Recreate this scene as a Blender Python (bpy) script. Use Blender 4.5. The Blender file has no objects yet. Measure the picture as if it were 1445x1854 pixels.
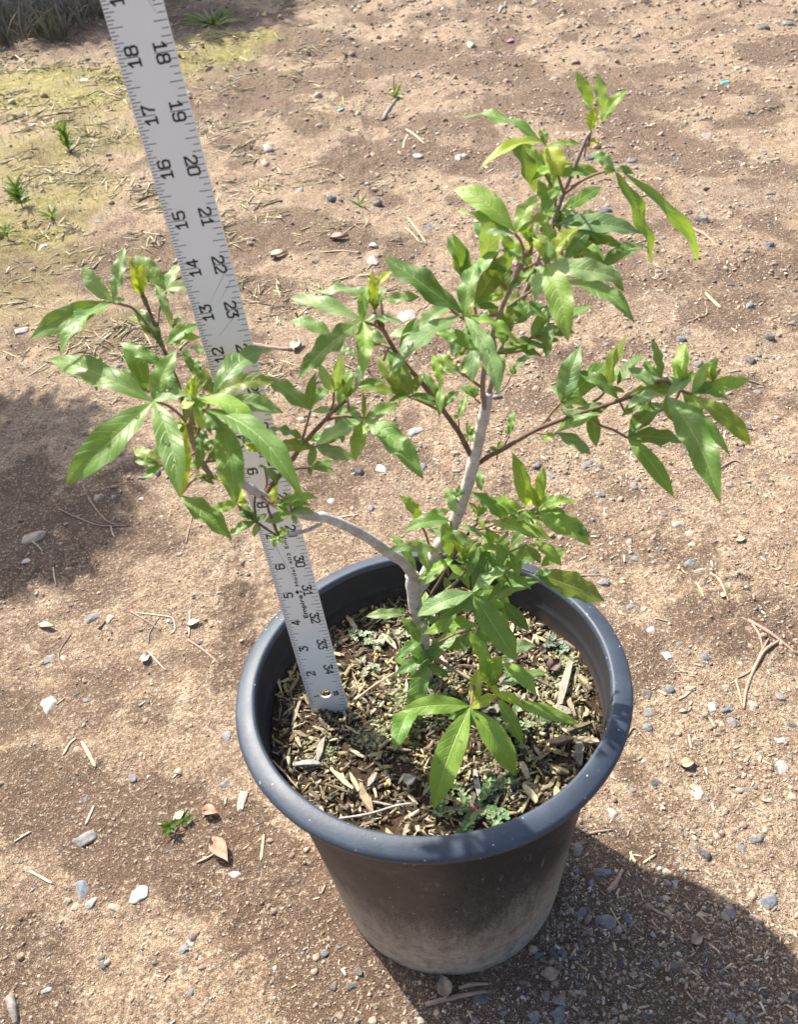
import bpy, bmesh, math, random
import numpy as np
from mathutils import Vector, Matrix

random.seed(7)
RNG = np.random.default_rng(7)
S = 0.0254                                   # everything below is measured in inches and written in metres
scene = bpy.context.scene
COL = scene.collection

# ------------------------------------------------------------------ camera, sky, sun, exposure
CAM = np.array([-0.4035, -16.3561, 29.3326])
PITCH, ROLL, FOC = 0.9004, -0.1080, 1549.4
PW, PH = 1445.0, 1854.0
cd = bpy.data.cameras.new('camera'); cam = bpy.data.objects.new('camera', cd); COL.objects.link(cam)
cd.sensor_fit = 'VERTICAL'; cd.sensor_height = 24.0; cd.lens = FOC / PH * 24.0
cd.clip_start = 0.02; cd.clip_end = 400
_cp, _sp, _cr, _sr = math.cos(PITCH), math.sin(PITCH), math.cos(ROLL), math.sin(ROLL)
CR = np.array([[1, 0, 0], [0, _cp, -_sp], [0, _sp, _cp]]) @ np.array([[_cr, -_sr, 0], [_sr, _cr, 0], [0, 0, 1]])
M = Matrix.Identity(4)
for i in range(3):
    for j in range(3): M[i][j] = CR[i, j]
    M[i][3] = CAM[i] * S
cam.matrix_world = M
cd.dof.use_dof = True; cd.dof.focus_distance = 33 * S; cd.dof.aperture_fstop = 11
scene.camera = cam

SUN_DIR = np.array([-5.53, 6.65, 10.14]); SUN_DIR = SUN_DIR / np.linalg.norm(SUN_DIR)
world = bpy.data.worlds.new('World'); scene.world = world; world.use_nodes = True
wn = world.node_tree
sky = wn.nodes.new('ShaderNodeTexSky'); sky.sky_type = 'NISHITA'; sky.sun_disc = False
sky.sun_elevation = math.asin(SUN_DIR[2]); sky.sun_rotation = math.atan2(SUN_DIR[0], SUN_DIR[1])
sky.air_density = 1.0; sky.dust_density = 4.0; sky.ozone_density = 1.0
wn.links.new(sky.outputs[0], wn.nodes['Background'].inputs[0]); wn.nodes['Background'].inputs[1].default_value = 0.12
sl = bpy.data.lights.new('sun', 'SUN'); sl.energy = 5.0; sl.angle = math.radians(0.8); sl.color = (1.0, 0.945, 0.84)
sun = bpy.data.objects.new('sun', sl); COL.objects.link(sun)
sun.rotation_euler = Vector(SUN_DIR).to_track_quat('Z', 'Y').to_euler(); sun.location = (-3, 4, 6)
scene.view_settings.view_transform = 'Standard'; scene.view_settings.look = 'None'
scene.view_settings.gamma = 1; scene.view_settings.use_curve_mapping = False
scene.view_settings.exposure = 1.04
scene.render.engine = 'CYCLES'
scene.cycles.use_denoising = True
scene.cycles.max_bounces = 8; scene.cycles.transparent_max_bounces = 8

# ------------------------------------------------------------------ helpers: rays from the photo's camera onto the places things stand
def ray(x, y):
    d = CR @ np.array([(x - PW / 2) / FOC, -(y - PH / 2) / FOC, -1.0])
    return d / np.linalg.norm(d)
def atY(x, y, Y):
    d = ray(x, y); return CAM + d * (Y - CAM[1]) / d[1]
def atZ(x, y, z):
    d = ray(x, y); return CAM + d * (z - CAM[2]) / d[2]
def inch_per_px(P):
    return float((np.asarray(P) - CAM) @ (-CR[:, 2])) / FOC
def unit(v):
    v = np.asarray(v, float); return v / (np.linalg.norm(v) + 1e-12)

# gradient noise on arrays
_PERM = np.random.default_rng(11).permutation(4096)
_ANG = np.random.default_rng(12).random(4096) * 2 * np.pi
def noise2(x, y, seed=0):
    x = np.asarray(x, float) + seed * 17.31; y = np.asarray(y, float) - seed * 9.77
    xi = np.floor(x).astype(int); yi = np.floor(y).astype(int); xf = x - xi; yf = y - yi
    def g(a, b):
        h = _PERM[(_PERM[a & 4095] + b) & 4095]
        return np.cos(_ANG[h]), np.sin(_ANG[h])
    def dot(a, b, dx, dy):
        cx, cy = g(a, b); return cx * dx + cy * dy
    u = xf * xf * xf * (xf * (xf * 6 - 15) + 10); v = yf * yf * yf * (yf * (yf * 6 - 15) + 10)
    n00 = dot(xi, yi, xf, yf); n10 = dot(xi + 1, yi, xf - 1, yf); n01 = dot(xi, yi + 1, xf, yf - 1); n11 = dot(xi + 1, yi + 1, xf - 1, yf - 1)
    return 1.5 * ((n00 * (1 - u) + n10 * u) * (1 - v) + (n01 * (1 - u) + n11 * u) * v)
def sstep(a, b, x):
    t = np.clip((np.asarray(x, float) - a) / (b - a), 0, 1); return t * t * (3 - 2 * t)

def mesh_from(name, V, F, mat=None, smooth=True, uv=None, col=None):
    """V inches -> mesh in metres; F list of tuples or an (n,3|4) array; uv per vertex; col per vertex (rgb)"""
    me = bpy.data.meshes.new(name)
    V = np.asarray(V, np.float32) * S
    if isinstance(F, np.ndarray):
        k = F.shape[1]; n = len(F)
        me.vertices.add(len(V)); me.vertices.foreach_set('co', V.ravel())
        me.loops.add(n * k); me.loops.foreach_set('vertex_index', F.astype(np.int32).ravel())
        me.polygons.add(n); me.polygons.foreach_set('loop_start', np.arange(0, n * k, k, dtype=np.int32))
        me.update(calc_edges=True)
    else:
        me.from_pydata([tuple(v) for v in V.tolist()], [], F)
    if smooth: me.polygons.foreach_set('use_smooth', np.ones(len(me.polygons), bool))
    vi = np.empty(len(me.loops), np.int32); me.loops.foreach_get('vertex_index', vi)
    if uv is not None:
        l = me.uv_layers.new(name='UVMap'); l.data.foreach_set('uv', np.asarray(uv, np.float32)[vi].ravel())
    if col is not None:
        a = me.color_attributes.new('tint', 'FLOAT_COLOR', 'POINT')
        c = np.ones((len(V), 4), np.float32); c[:, :3] = col; a.data.foreach_set('color', c.ravel())
    if mat: me.materials.append(mat)
    me.update(); me.validate()
    return me
ORG = {}
def put(name, me, parent=None, origin=(0, 0, 0), color=None):
    """origin: where the mesh's own zero stands in the world (inches)"""
    o = bpy.data.objects.new(name, me); COL.objects.link(o)
    origin = np.asarray(origin, float); ORG[o.name] = origin
    if parent is not None:
        o.parent = parent; origin = origin - ORG[parent.name]
    o.location = tuple(origin * S)
    if color is not None: o.color = (*color, 1)
    return o
def part(name, V, F, mat, parent=None, origin=(0, 0, 0), color=None, **kw):
    V = np.asarray(V, float) - np.asarray(origin, float)
    return put(name, mesh_from(name, V, F, mat, **kw), parent, origin, color)
def thing(name, origin, label, cat, group=None):
    o = bpy.data.objects.new(name, None); COL.objects.link(o); o.empty_display_size = 0.02
    o.location = tuple(np.asarray(origin, float) * S); ORG[o.name] = np.asarray(origin, float)
    return tag(o, label, cat, group)
def tag(o, label, cat=None, group=None, kind=None):
    o['label'] = label
    if cat: o['category'] = cat
    if group: o['group'] = group
    if kind: o['kind'] = kind
    return o

def catmull(P, R, n=5):
    P = np.asarray(P, float); R = np.asarray(R, float)
    if len(P) < 3: n = max(n, 4)
    Q = np.vstack([2 * P[0] - P[1], P, 2 * P[-1] - P[-2]]); out = []; rr = []
    for i in range(1, len(Q) - 2):
        for t in np.linspace(0, 1, n, endpoint=False):
            a, b, c, d = Q[i - 1], Q[i], Q[i + 1], Q[i + 2]
            out.append(0.5 * (2 * b + (c - a) * t + (2 * a - 5 * b + 4 * c - d) * t * t + (3 * b - a - 3 * c + d) * t ** 3))
            rr.append(R[i - 1] * (1 - t) + R[i] * t)
    out.append(P[-1]); rr.append(R[-1])
    return np.array(out), np.array(rr)
def tube(P, R, sides=8, n=5, bump=0.0, seed=0):
    P, R = catmull(P, R, n)
    V = []; F = []; T = np.gradient(P, axis=0)
    up = np.array([0.3, 0.9, 0.2]); rg = np.random.default_rng(seed)
    for i, (p, r) in enumerate(zip(P, R)):
        t = unit(T[i]); a = unit(np.cross(t, up)); b = np.cross(t, a)
        rr = r * (1 + bump * rg.normal(size=sides) * 0.5 + (bump * 1.4 if bump and i % 9 == 4 else 0))
        for k in range(sides):
            an = 2 * math.pi * k / sides
            V.append(p + (a * math.cos(an) + b * math.sin(an)) * rr[k])
    m = len(P)
    for i in range(m - 1):
        for k in range(sides):
            q = (k + 1) % sides
            F.append((i * sides + k, i * sides + q, (i + 1) * sides + q, (i + 1) * sides + k))
    V.append(P[0]); V.append(P[-1]); c0, c1 = m * sides, m * sides + 1
    for k in range(sides):
        q = (k + 1) % sides
        F.append((c0, q, k)); F.append((c1, (m - 1) * sides + k, (m - 1) * sides + q))
    return np.array(V), F
def ico(sub):
    bm = bmesh.new(); bmesh.ops.create_icosphere(bm, subdivisions=sub, radius=1)
    bm.verts.ensure_lookup_table()
    V = np.array([v.co[:] for v in bm.verts]); F = [tuple(v.index for v in f.verts) for f in bm.faces]; bm.free()
    return V, F
ICO1, ICO2, ICO3 = ico(1), ico(2), ico(3)
def lathe(prof, n=96):
    V = []; F = []
    for r, z in prof:
        for k in range(n):
            a = 2 * math.pi * k / n; V.append((r * math.cos(a), r * math.sin(a), z))
    for i in range(len(prof) - 1):
        for k in range(n):
            q = (k + 1) % n; F.append((i * n + k, i * n + q, (i + 1) * n + q, (i + 1) * n + k))
    return np.array(V), F

# ------------------------------------------------------------------ materials
class N:
    """a node tree written as nested calls"""
    def __init__(s, name):
        s.m = bpy.data.materials.new(name); s.m.use_nodes = True; s.t = s.m.node_tree; s.t.nodes.clear()
        s.out = s.t.nodes.new('ShaderNodeOutputMaterial')
    def n(s, typ, ins=None, **kw):
        nd = s.t.nodes.new('ShaderNode' + typ)
        for k, v in kw.items(): setattr(nd, k, v)
        for k, v in (ins or {}).items(): s.set(nd.inputs[k], v)
        return nd
    def set(s, sock, v):
        if isinstance(v, bpy.types.NodeSocket): s.t.links.new(v, sock)
        elif isinstance(v, bpy.types.Node): s.t.links.new(v.outputs[0], sock)
        elif isinstance(v, (tuple, list)) and len(v) == 3 and sock.type == 'RGBA': sock.default_value = (*v, 1)
        else: sock.default_value = v
    def noise(s, scale, detail=4, rough=0.6, vec=None, dist=0.0):
        return s.n('TexNoise', {'Scale': scale, 'Detail': detail, 'Roughness': rough, 'Distortion': dist, **({'Vector': vec} if vec else {})}).outputs['Fac']
    def mix(s, f, a, b, mode='MIX'):
        nd = s.n('Mix', data_type='RGBA', blend_type=mode); s.set(nd.inputs[0], f); s.set(nd.inputs[6], a); s.set(nd.inputs[7], b); return nd.outputs[2]
    def ramp(s, f, *stops):
        nd = s.n('ValToRGB'); e = nd.color_ramp.elements
        while len(e) < len(stops): e.new(0.5)
        for el, (p, c) in zip(e, stops):
            el.position = p; el.color = (*c, 1) if isinstance(c, tuple) else (c, c, c, 1)
        s.set(nd.inputs[0], f); return nd.outputs[0]
    def math(s, op, a, b=0.0, c=None):
        nd = s.n('Math', operation=op); s.set(nd.inputs[0], a); s.set(nd.inputs[1], b)
        if c is not None: s.set(nd.inputs[2], c)
        return nd.outputs[0]
    def pos(s): return s.n('NewGeometry').outputs['Position']
    def obj(s): return s.n('TexCoord').outputs['Object']
    def bump(s, h, strength, dist, nrm=None):
        return s.n('Bump', {'Height': h, 'Strength': strength, 'Distance': dist, **({'Normal': nrm} if nrm else {})}).outputs[0]
    def surf(s, color, rough=0.8, nrm=None, **kw):
        p = s.n('BsdfPrincipled', {'Base Color': color, 'Roughness': rough})
        if nrm: s.set(p.inputs['Normal'], nrm)
        for k, v in kw.items(): s.set(p.inputs[k.replace('_', ' ')], v)
        return p.outputs[0]
    def done(s, sh): s.t.links.new(sh, s.out.inputs[0]); return s.m

def mat_ground():
    g = N('dirt'); p = g.pos()
    at = g.n('Attribute', attribute_name='tint').outputs['Color']          # r moist soil and painted shade, g moss, b stony
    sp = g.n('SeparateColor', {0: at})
    damp_shade, moss, stony = sp.outputs[0], sp.outputs[1], sp.outputs[2]
    n0 = g.noise(2.2, 6, 0.7, p, 0.6); n1 = g.noise(9, 6, 0.65, p, 0.4); n2 = g.noise(45, 5, 0.7, p); n3 = g.noise(230, 4, 0.7, p); n4 = g.noise(900, 3, 0.7, p)
    dry = g.mix(g.ramp(n1, (0.3, 0.0), (0.7, 1.0)), (0.39, 0.285, 0.18), (0.6, 0.475, 0.325))
    dry = g.mix(g.ramp(n0, (0.42, 0.0), (0.66, 0.8)), dry, (0.33, 0.225, 0.145))
    dry = g.mix(g.math('MULTIPLY', stony, 0.55), dry, (0.4, 0.325, 0.25))
    dry = g.mix(g.ramp(n2, (0.4, 0.0), (0.6, 0.8)), dry, (0.27, 0.175, 0.115))
    dry = g.mix(g.ramp(n2, (0.3, 0.5), (0.4, 0.0)), dry, (0.6, 0.49, 0.37))
    wet_shade = g.mix(n2, (0.1, 0.06, 0.037), (0.19, 0.12, 0.076))
    fac = g.math('ADD', damp_shade, g.math('ADD', g.math('MULTIPLY', g.math('SUBTRACT', n2, 0.5), 0.9), g.math('MULTIPLY', g.math('SUBTRACT', n1, 0.5), 0.9)))
    base = g.mix(g.ramp(fac, (0.22, 0.0), (0.56, 1.0)), dry, wet_shade)
    base = g.mix(g.ramp(n3, (0.38, 0.75), (0.5, 0.0)), base, (0.13, 0.083, 0.055))
    base = g.mix(g.ramp(n3, (0.54, 0.0), (0.66, 0.75)), base, (0.66, 0.54, 0.4))
    base = g.mix(g.ramp(n4, (0.38, 0.75), (0.5, 0.0)), base, (0.1, 0.068, 0.05))
    base = g.mix(g.ramp(n4, (0.56, 0.0), (0.66, 0.55)), base, (0.68, 0.57, 0.44))
    vor = g.n('TexVoronoi', {'Scale': 210, 'Vector': p})
    grain = g.math('MULTIPLY', g.ramp(vor.outputs['Distance'], (0.22, 1.0), (0.34, 0.0)), g.ramp(g.n('SeparateColor', {0: vor.outputs['Color']}).outputs[0], (0.72, 0.0), (0.8, 1.0)))
    gcol = g.mix(g.n('SeparateColor', {0: vor.outputs['Color']}).outputs[1], (0.1, 0.105, 0.12), (0.55, 0.47, 0.38))
    base = g.mix(g.math('MULTIPLY', grain, 0.85), base, gcol)
    mcol = g.mix(g.ramp(n2, (0.35, 0.0), (0.65, 1.0)), (0.15, 0.14, 0.03), (0.42, 0.37, 0.14))
    base = g.mix(g.math('MULTIPLY', moss, g.ramp(n1, (0.3, 0.35), (0.6, 1.0))), base, mcol)
    h = g.math('ADD', g.math('ADD', g.math('MULTIPLY', n2, 1.0), g.math('MULTIPLY', n3, 0.5)), g.math('ADD', g.math('MULTIPLY', n4, 0.24), g.math('MULTIPLY', grain, 0.35)))
    return g.done(g.surf(base, 0.92, g.bump(h, 1.0, 0.009), Specular_IOR_Level=0.25))

def mat_tinted(name, rough=0.85, amt=0.35, scale=120, streak=None, bumpd=0.0015, attr=True, spec=0.3):
    """colour from the object (single things) or from the mesh's tint (stuff), varied by grain"""
    g = N(name)
    c = g.n('Attribute', attribute_name='tint').outputs['Color'] if attr else g.n('ObjectInfo').outputs['Color']
    v = g.obj()
    if streak: v = g.n('Mapping', {'Vector': v, 'Scale': streak}).outputs[0]
    n = g.noise(scale, 5, 0.65, v); n2 = g.noise(scale * 5, 3, 0.6, v)
    dark = g.mix(1.0, c, (1 - amt, 1 - amt, 1 - amt), 'MULTIPLY')
    lite = g.mix(amt * 0.5, c, (0.78, 0.68, 0.5) if 'wood' in name else (0.8, 0.78, 0.74))
    base = g.mix(g.ramp(n, (0.3, 0.0), (0.7, 1.0)), dark, lite)
    base = g.mix(g.ramp(n2, (0.35, amt), (0.5, 0.0)), base, dark)
    if name == 'pebble_stone':
        base = g.mix(g.ramp(g.noise(70, 4, 0.65, g.pos()), (0.46, 0.0), (0.66, 0.6)), base, (0.3, 0.22, 0.15))
    return g.done(g.surf(base, rough, g.bump(g.math('ADD', n, g.math('MULTIPLY', n2, 0.4)), 0.7, bumpd), Specular_IOR_Level=spec))

def mat_leaf():
    g = N('leaf_blade')
    uv = g.n('SeparateXYZ', {0: g.n('TexCoord').outputs['UV']}); u, v = uv.outputs[0], uv.outputs[1]
    a = g.math('ABSOLUTE', g.math('MULTIPLY_ADD', u, 2.0, -1.0))
    mid = g.ramp(a, (0.02, 1.0), (0.075, 0.0))
    ph = g.math('FRACT', g.math('SUBTRACT', g.math('MULTIPLY', v, 9.0), g.math('MULTIPLY', g.math('POWER', a, 1.3), 1.5)))
    side = g.ramp(g.math('ABSOLUTE', g.math('SUBTRACT', ph, 0.5)), (0.0, 1.0), (0.10, 0.0))
    col = g.n('ObjectInfo').outputs['Color']; ob = g.obj()
    n = g.noise(60, 4, 0.6, ob); nf = g.noise(600, 3, 0.6, ob)
    base = g.mix(g.ramp(n, (0.3, 0.0), (0.72, 1.0)), g.mix(1.0, col, (0.74, 0.8, 0.8), 'MULTIPLY'), g.mix(0.22, col, (0.3, 0.4, 0.1)))
    base = g.mix(g.math('MULTIPLY', side, 0.3), base, g.mix(0.45, col, (0.45, 0.55, 0.16)))
    base = g.mix(g.math('MULTIPLY', mid, 0.65), base, g.mix(0.5, col, (0.6, 0.66, 0.25)))
    base = g.mix(g.ramp(nf, (0.4, 0.16), (0.55, 0.0)), base, (0.03, 0.06, 0.015))
    rnd = g.n('ObjectInfo').outputs['Random']
    tip = g.math('MULTIPLY', g.ramp(v, (0.93, 0.0), (0.985, 0.85)), g.ramp(rnd, (0.45, 0.0), (0.55, 1.0)))
    spot = g.math('MULTIPLY', g.ramp(g.noise(140, 2, 0.5, ob), (0.7, 0.0), (0.76, 0.7)), g.ramp(rnd, (0.3, 1.0), (0.6, 0.0)))
    base = g.mix(g.math('MAXIMUM', tip, spot), base, (0.16, 0.1, 0.035))
    back = g.n('NewGeometry').outputs['Backfacing']
    front_col = base
    under = g.mix(0.5, base, (0.2, 0.29, 0.12))
    c = g.mix(back, front_col, under)
    hh = g.math('SUBTRACT', g.math('MULTIPLY', nf, 0.25), g.math('ADD', g.math('MULTIPLY', side, 0.5), g.math('MULTIPLY', mid, 0.8)))
    nb = g.bump(g.math('ADD', hh, g.math('MULTIPLY', n, 0.6)), 0.45, 0.0009)
    pr = g.surf(c, g.math('ADD', 0.47, g.math('MULTIPLY', back, 0.3)), nb, Specular_IOR_Level=0.42)
    tr = g.n('BsdfTranslucent', {'Color': g.mix(1.0, g.mix(0.45, col, (0.4, 0.5, 0.04)), (1.5, 1.5, 0.9), 'MULTIPLY'), 'Normal': nb}).outputs[0]
    ms = g.n('MixShader', {0: 0.27, 1: pr, 2: tr})
    return g.done(ms.outputs[0])

def mat_bark(name, c1, c2, scale, lent=True):
    g = N(name); ob = g.obj()
    n = g.noise(scale, 5, 0.65, ob); n2 = g.noise(scale * 6, 3, 0.6, ob)
    base = g.mix(g.ramp(n, (0.3, 0.0), (0.7, 1.0)), c1, c2)
    if lent:
        vo = g.n('TexVoronoi', {'Scale': 330, 'Vector': ob})
        base = g.mix(g.ramp(vo.outputs['Distance'], (0.12, 0.75), (0.2, 0.0)), base, (0.13, 0.1, 0.08))
    return g.done(g.surf(base, 0.75, g.bump(g.math('ADD', n, n2), 0.5, 0.0008), Specular_IOR_Level=0.25))

def mat_pot():
    g = N('pot_plastic'); p = g.pos(); z = g.n('SeparateXYZ', {0: p}).outputs[2]
    n = g.noise(14, 6, 0.65, p); n2 = g.noise(90, 5, 0.7, p); n3 = g.noise(700, 3, 0.7, p)
    st = g.n('Mapping', {'Vector': p, 'Scale': (60, 60, 9)}); ns = g.noise(3, 5, 0.6, st.outputs[0])
    brk = g.math('ADD', g.math('MULTIPLY', g.math('SUBTRACT', n, 0.5), 0.5), g.math('ADD', g.math('MULTIPLY', g.math('SUBTRACT', n2, 0.5), 0.45), g.math('MULTIPLY', g.math('SUBTRACT', n3, 0.5), 0.75)))
    brk = g.math('ADD', brk, g.math('MULTIPLY', g.math('SUBTRACT', ns, 0.5), 0.35))
    hgt = g.math('ADD', g.math('DIVIDE', z, 9.2 * S), brk)
    dust = g.ramp(hgt, (0.1, 1.0), (0.3, 0.72), (0.52, 0.13), (0.75, 0.012))
    dust = g.math('MULTIPLY', dust, g.ramp(n2, (0.3, 0.45), (0.55, 1.0)))
    dust = g.math('MAXIMUM', dust, g.math('MULTIPLY', g.ramp(ns, (0.6, 0.0), (0.72, 0.35)), g.ramp(hgt, (0.8, 1.0), (1.0, 0.0))))
    black = g.mix(n2, (0.011, 0.012, 0.015), (0.027, 0.026, 0.03))
    black = g.mix(g.ramp(n3, (0.56, 0.0), (0.7, 0.4)), black, (0.12, 0.1, 0.09))
    base = g.mix(dust, black, g.mix(n2, (0.31, 0.26, 0.205), (0.5, 0.43, 0.35)))
    vo = g.n('TexVoronoi', {'Scale': 260, 'Vector': p})
    sp = g.math('MULTIPLY', g.ramp(vo.outputs['Distance'], (0.1, 1.0), (0.16, 0.0)), g.ramp(g.n('SeparateColor', {0: vo.outputs['Color']}).outputs[0], (0.93, 0.0), (0.95, 0.6)))
    base = g.mix(sp, base, (0.6, 0.58, 0.55))
    r = g.math('ADD', g.math('MULTIPLY', dust, 0.4), g.ramp(n, (0.3, 0.4), (0.7, 0.55)))
    return g.done(g.surf(base, r, g.bump(g.math('ADD', n2, g.math('MULTIPLY', n3, 0.4)), 0.3, 0.0012), Specular_IOR_Level=0.3))

def mat_rim():
    g = N('rim_plastic'); p = g.pos()
    n = g.noise(22, 5, 0.6, p); n2 = g.noise(300, 4, 0.7, p)
    base = g.mix(g.ramp(n, (0.3, 0.0), (0.7, 1.0)), (0.024, 0.035, 0.054), (0.052, 0.07, 0.1))
    vo = g.n('TexVoronoi', {'Scale': 240, 'Vector': p})
    sp = g.math('MULTIPLY', g.ramp(vo.outputs['Distance'], (0.09, 1.0), (0.15, 0.0)), g.ramp(g.n('SeparateColor', {0: vo.outputs['Color']}).outputs[0], (0.8, 0.0), (0.86, 0.8)))
    sc = g.noise(4, 4, 0.7, g.n('Mapping', {'Vector': p, 'Scale': (30, 8, 30), 'Rotation': (0, 0, 0.7)}).outputs[0])
    base = g.mix(g.ramp(sc, (0.62, 0.0), (0.75, 0.25)), base, (0.14, 0.155, 0.175))
    base = g.mix(g.ramp(n2, (0.6, 0.0), (0.75, 0.22)), base, (0.17, 0.17, 0.17))
    base = g.mix(sp, base, (0.7, 0.7, 0.7))
    return g.done(g.surf(base, g.ramp(n, (0.3, 0.46), (0.7, 0.6)), g.bump(g.math('ADD', g.math('MULTIPLY', n2, 0.3), n), 0.25, 0.002), Specular_IOR_Level=0.45))

def mat_shaded_inner():  # same plastic as the rim, its colour darkened for the shade inside the pot
    g = N('shaded_inner_plastic'); p = g.pos(); n = g.noise(30, 5, 0.65, p); n2 = g.noise(260, 4, 0.7, p)
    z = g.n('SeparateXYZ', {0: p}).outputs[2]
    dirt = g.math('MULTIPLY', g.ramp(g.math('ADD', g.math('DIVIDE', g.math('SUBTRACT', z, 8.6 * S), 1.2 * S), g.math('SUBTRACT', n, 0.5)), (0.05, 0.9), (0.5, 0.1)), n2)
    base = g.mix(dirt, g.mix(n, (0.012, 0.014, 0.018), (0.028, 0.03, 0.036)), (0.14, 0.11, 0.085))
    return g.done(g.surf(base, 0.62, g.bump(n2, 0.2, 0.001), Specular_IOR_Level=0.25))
def mat_metal():
    g = N('satin_aluminium'); ob = g.obj()
    st = g.n('Mapping', {'Vector': ob, 'Scale': (500, 500, 6)}); n = g.noise(2, 4, 0.6, st.outputs[0]); n2 = g.noise(18, 5, 0.65, ob)
    base = g.mix(n2, (0.76, 0.765, 0.76), (0.84, 0.84, 0.83))
    return g.done(g.surf(base, g.ramp(n2, (0.3, 0.42), (0.7, 0.6)), g.bump(n, 0.08, 0.0004), Metallic=0.1))
def mat_flat(name, c, rough=0.6, **kw):
    g = N(name); n = g.noise(300, 3, 0.6, g.obj())
    return g.done(g.surf(g.mix(n, tuple(x * 0.8 for x in c), tuple(min(1, x * 1.15) for x in c)), rough, **kw))

MAT = {
    'ground': mat_ground(), 'leaf': mat_leaf(), 'pot': mat_pot(), 'rim': mat_rim(), 'inner': mat_shaded_inner(), 'metal': mat_metal(),
    'stone': mat_tinted('pebble_stone', 0.75, 0.4, 90, attr=False), 'grit': mat_tinted('grit_stone', 0.85, 0.35, 150),
    'chip': mat_tinted('weathered_wood', 0.85, 0.55, 40, (1, 9, 9), 0.0012, attr=False), 'chips': mat_tinted('mulch_wood', 0.85, 0.45, 160),
    'straw': mat_tinted('dry_straw', 0.7, 0.3, 60, (1, 8, 8), 0.0006, attr=False),
    'dry_leaf': mat_tinted('dead_leaf', 0.7, 0.4, 120, None, 0.0008, attr=False),
    'bark': mat_bark('grey_bark', (0.34, 0.3, 0.27), (0.62, 0.58, 0.55), 110),
    'shoot': mat_bark('brown_shoot', (0.1, 0.06, 0.045), (0.2, 0.135, 0.1), 120),
    'greenshoot': mat_bark('green_brown_shoot', (0.17, 0.13, 0.1), (0.29, 0.24, 0.17), 120, False),
    'greyshoot': mat_bark('grey_brown_shoot', (0.2, 0.15, 0.125), (0.32, 0.26, 0.22), 120),
    'petiole': mat_bark('petiole_skin', (0.2, 0.1, 0.075), (0.28, 0.2, 0.11), 100, False),
    'ink': mat_flat('black_print', (0.012, 0.012, 0.014), 0.5), 'scratch': mat_flat('scratch', (0.16, 0.16, 0.15), 0.6),
    'herb': mat_tinted('small_leaf', 0.5, 0.25, 200, None, 0.0005, spec=0.4),
    'moss': mat_tinted('moss', 0.95, 0.5, 250), 'soil': None,
    'bead': mat_flat('resin_bead', (0.5, 0.32, 0.09), 0.35), 'plastic': mat_tinted('coloured_plastic', 0.4, 0.1, 50, attr=False),
}
def mat_soil():
    g = N('potting_soil'); p = g.pos(); n = g.noise(120, 6, 0.7, p); n2 = g.noise(600, 4, 0.7, p)
    base = g.mix(n, (0.022, 0.014, 0.009), (0.085, 0.055, 0.035)); base = g.mix(g.ramp(n2, (0.5, 0.0), (0.65, 0.5)), base, (0.17, 0.12, 0.07))
    return g.done(g.surf(base, 0.95, g.bump(g.math('ADD', n, g.math('MULTIPLY', n2, 0.5)), 1.0, 0.004), Specular_IOR_Level=0.2))
MAT['soil'] = mat_soil()
d_ = N('water_drop'); MAT['drop'] = d_.done(d_.surf((1, 1, 1), 0.02, Transmission_Weight=1.0, IOR=1.33))

# ------------------------------------------------------------------ the ground
def gbase(x, y):
    x = np.asarray(x, float); y = np.asarray(y, float)
    t = (y - 16) / 7.0
    rise = 0.06 * 7.0 * np.where(t > 20, t, np.log1p(np.exp(np.minimum(t, 20))))
    r = np.hypot(x, y); f = sstep(4.5, 10, r)
    return rise + f * (0.3 * noise2(x / 13, y / 13, 1) + 0.12 * noise2(x / 5, y / 5, 2)) * (1 + np.minimum(r, 300) / 90)
def gfine(x, y):
    r = np.hypot(x, y); k = 1 + np.minimum(r, 250) / 45
    cl = sstep(0.05, 0.6, noise2(x / 6 / np.sqrt(k), y / 6 / np.sqrt(k), 5))
    h = 0.085 * noise2(x / 1.9, y / 1.9, 3) * k + 0.2 * noise2(x / 7, y / 7, 9) * (k - 1) + 0.075 * noise2(x / 0.75, y / 0.75, 4) * (0.45 + cl) + 0.045 * noise2(x / 0.36, y / 0.36, 6) * (0.35 + 1.3 * cl)
    n = noise2(x / 0.9 / np.sqrt(k), y / 0.9 / np.sqrt(k), 8)
    return h + 0.12 * np.sqrt(k) * sstep(0.25, 0.75, n) * (0.2 + cl)
def gz(x, y): return gbase(x, y) + gfine(x, y)
def on_ground(px, py):
    z = 0.0
    for _ in range(12):
        P = atZ(px, py, z); z = 0.5 * z + 0.5 * float(gbase(P[0], P[1]))
    P = atZ(px, py, z); P[2] = float(gz(P[0], P[1])); return P
def axis(a0, a1, step, far0, far1, growth):
    c = list(np.arange(a0, a1, step)); s = step; lo = []; hi = []; v = a0
    while v > far0: s *= growth; v -= s; lo.append(v)
    s = step; v = c[-1]
    while v < far1: s *= growth; v += s; hi.append(v)
    return np.array(lo[::-1] + c + hi)
gx = axis(-20, 17, 0.088, -6000, 6000, 1.028); gy = axis(-8, 24, 0.085, -3000, 9000, 1.019)
GX, GY = np.meshgrid(gx, gy); GZ = gz(GX, GY)
def capsules(X, Y, items):
    out = np.zeros_like(X)
    for (xa, ya, xb, yb, r, w) in items:
        A = on_ground(xa, ya)[:2]; B = on_ground(xb, yb)[:2]; d = B - A; L = d @ d + 1e-9
        t = np.clip(((X - A[0]) * d[0] + (Y - A[1]) * d[1]) / L, 0, 1)
        D = np.hypot(X - A[0] - t * d[0], Y - A[1] - t * d[1]) + r * 0.45 * noise2(X / (r * 0.8), Y / (r * 0.8), 21)
        out = np.maximum(out, w * (1 - sstep(r * 0.45, r * 1.25, D)))
    return out
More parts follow.
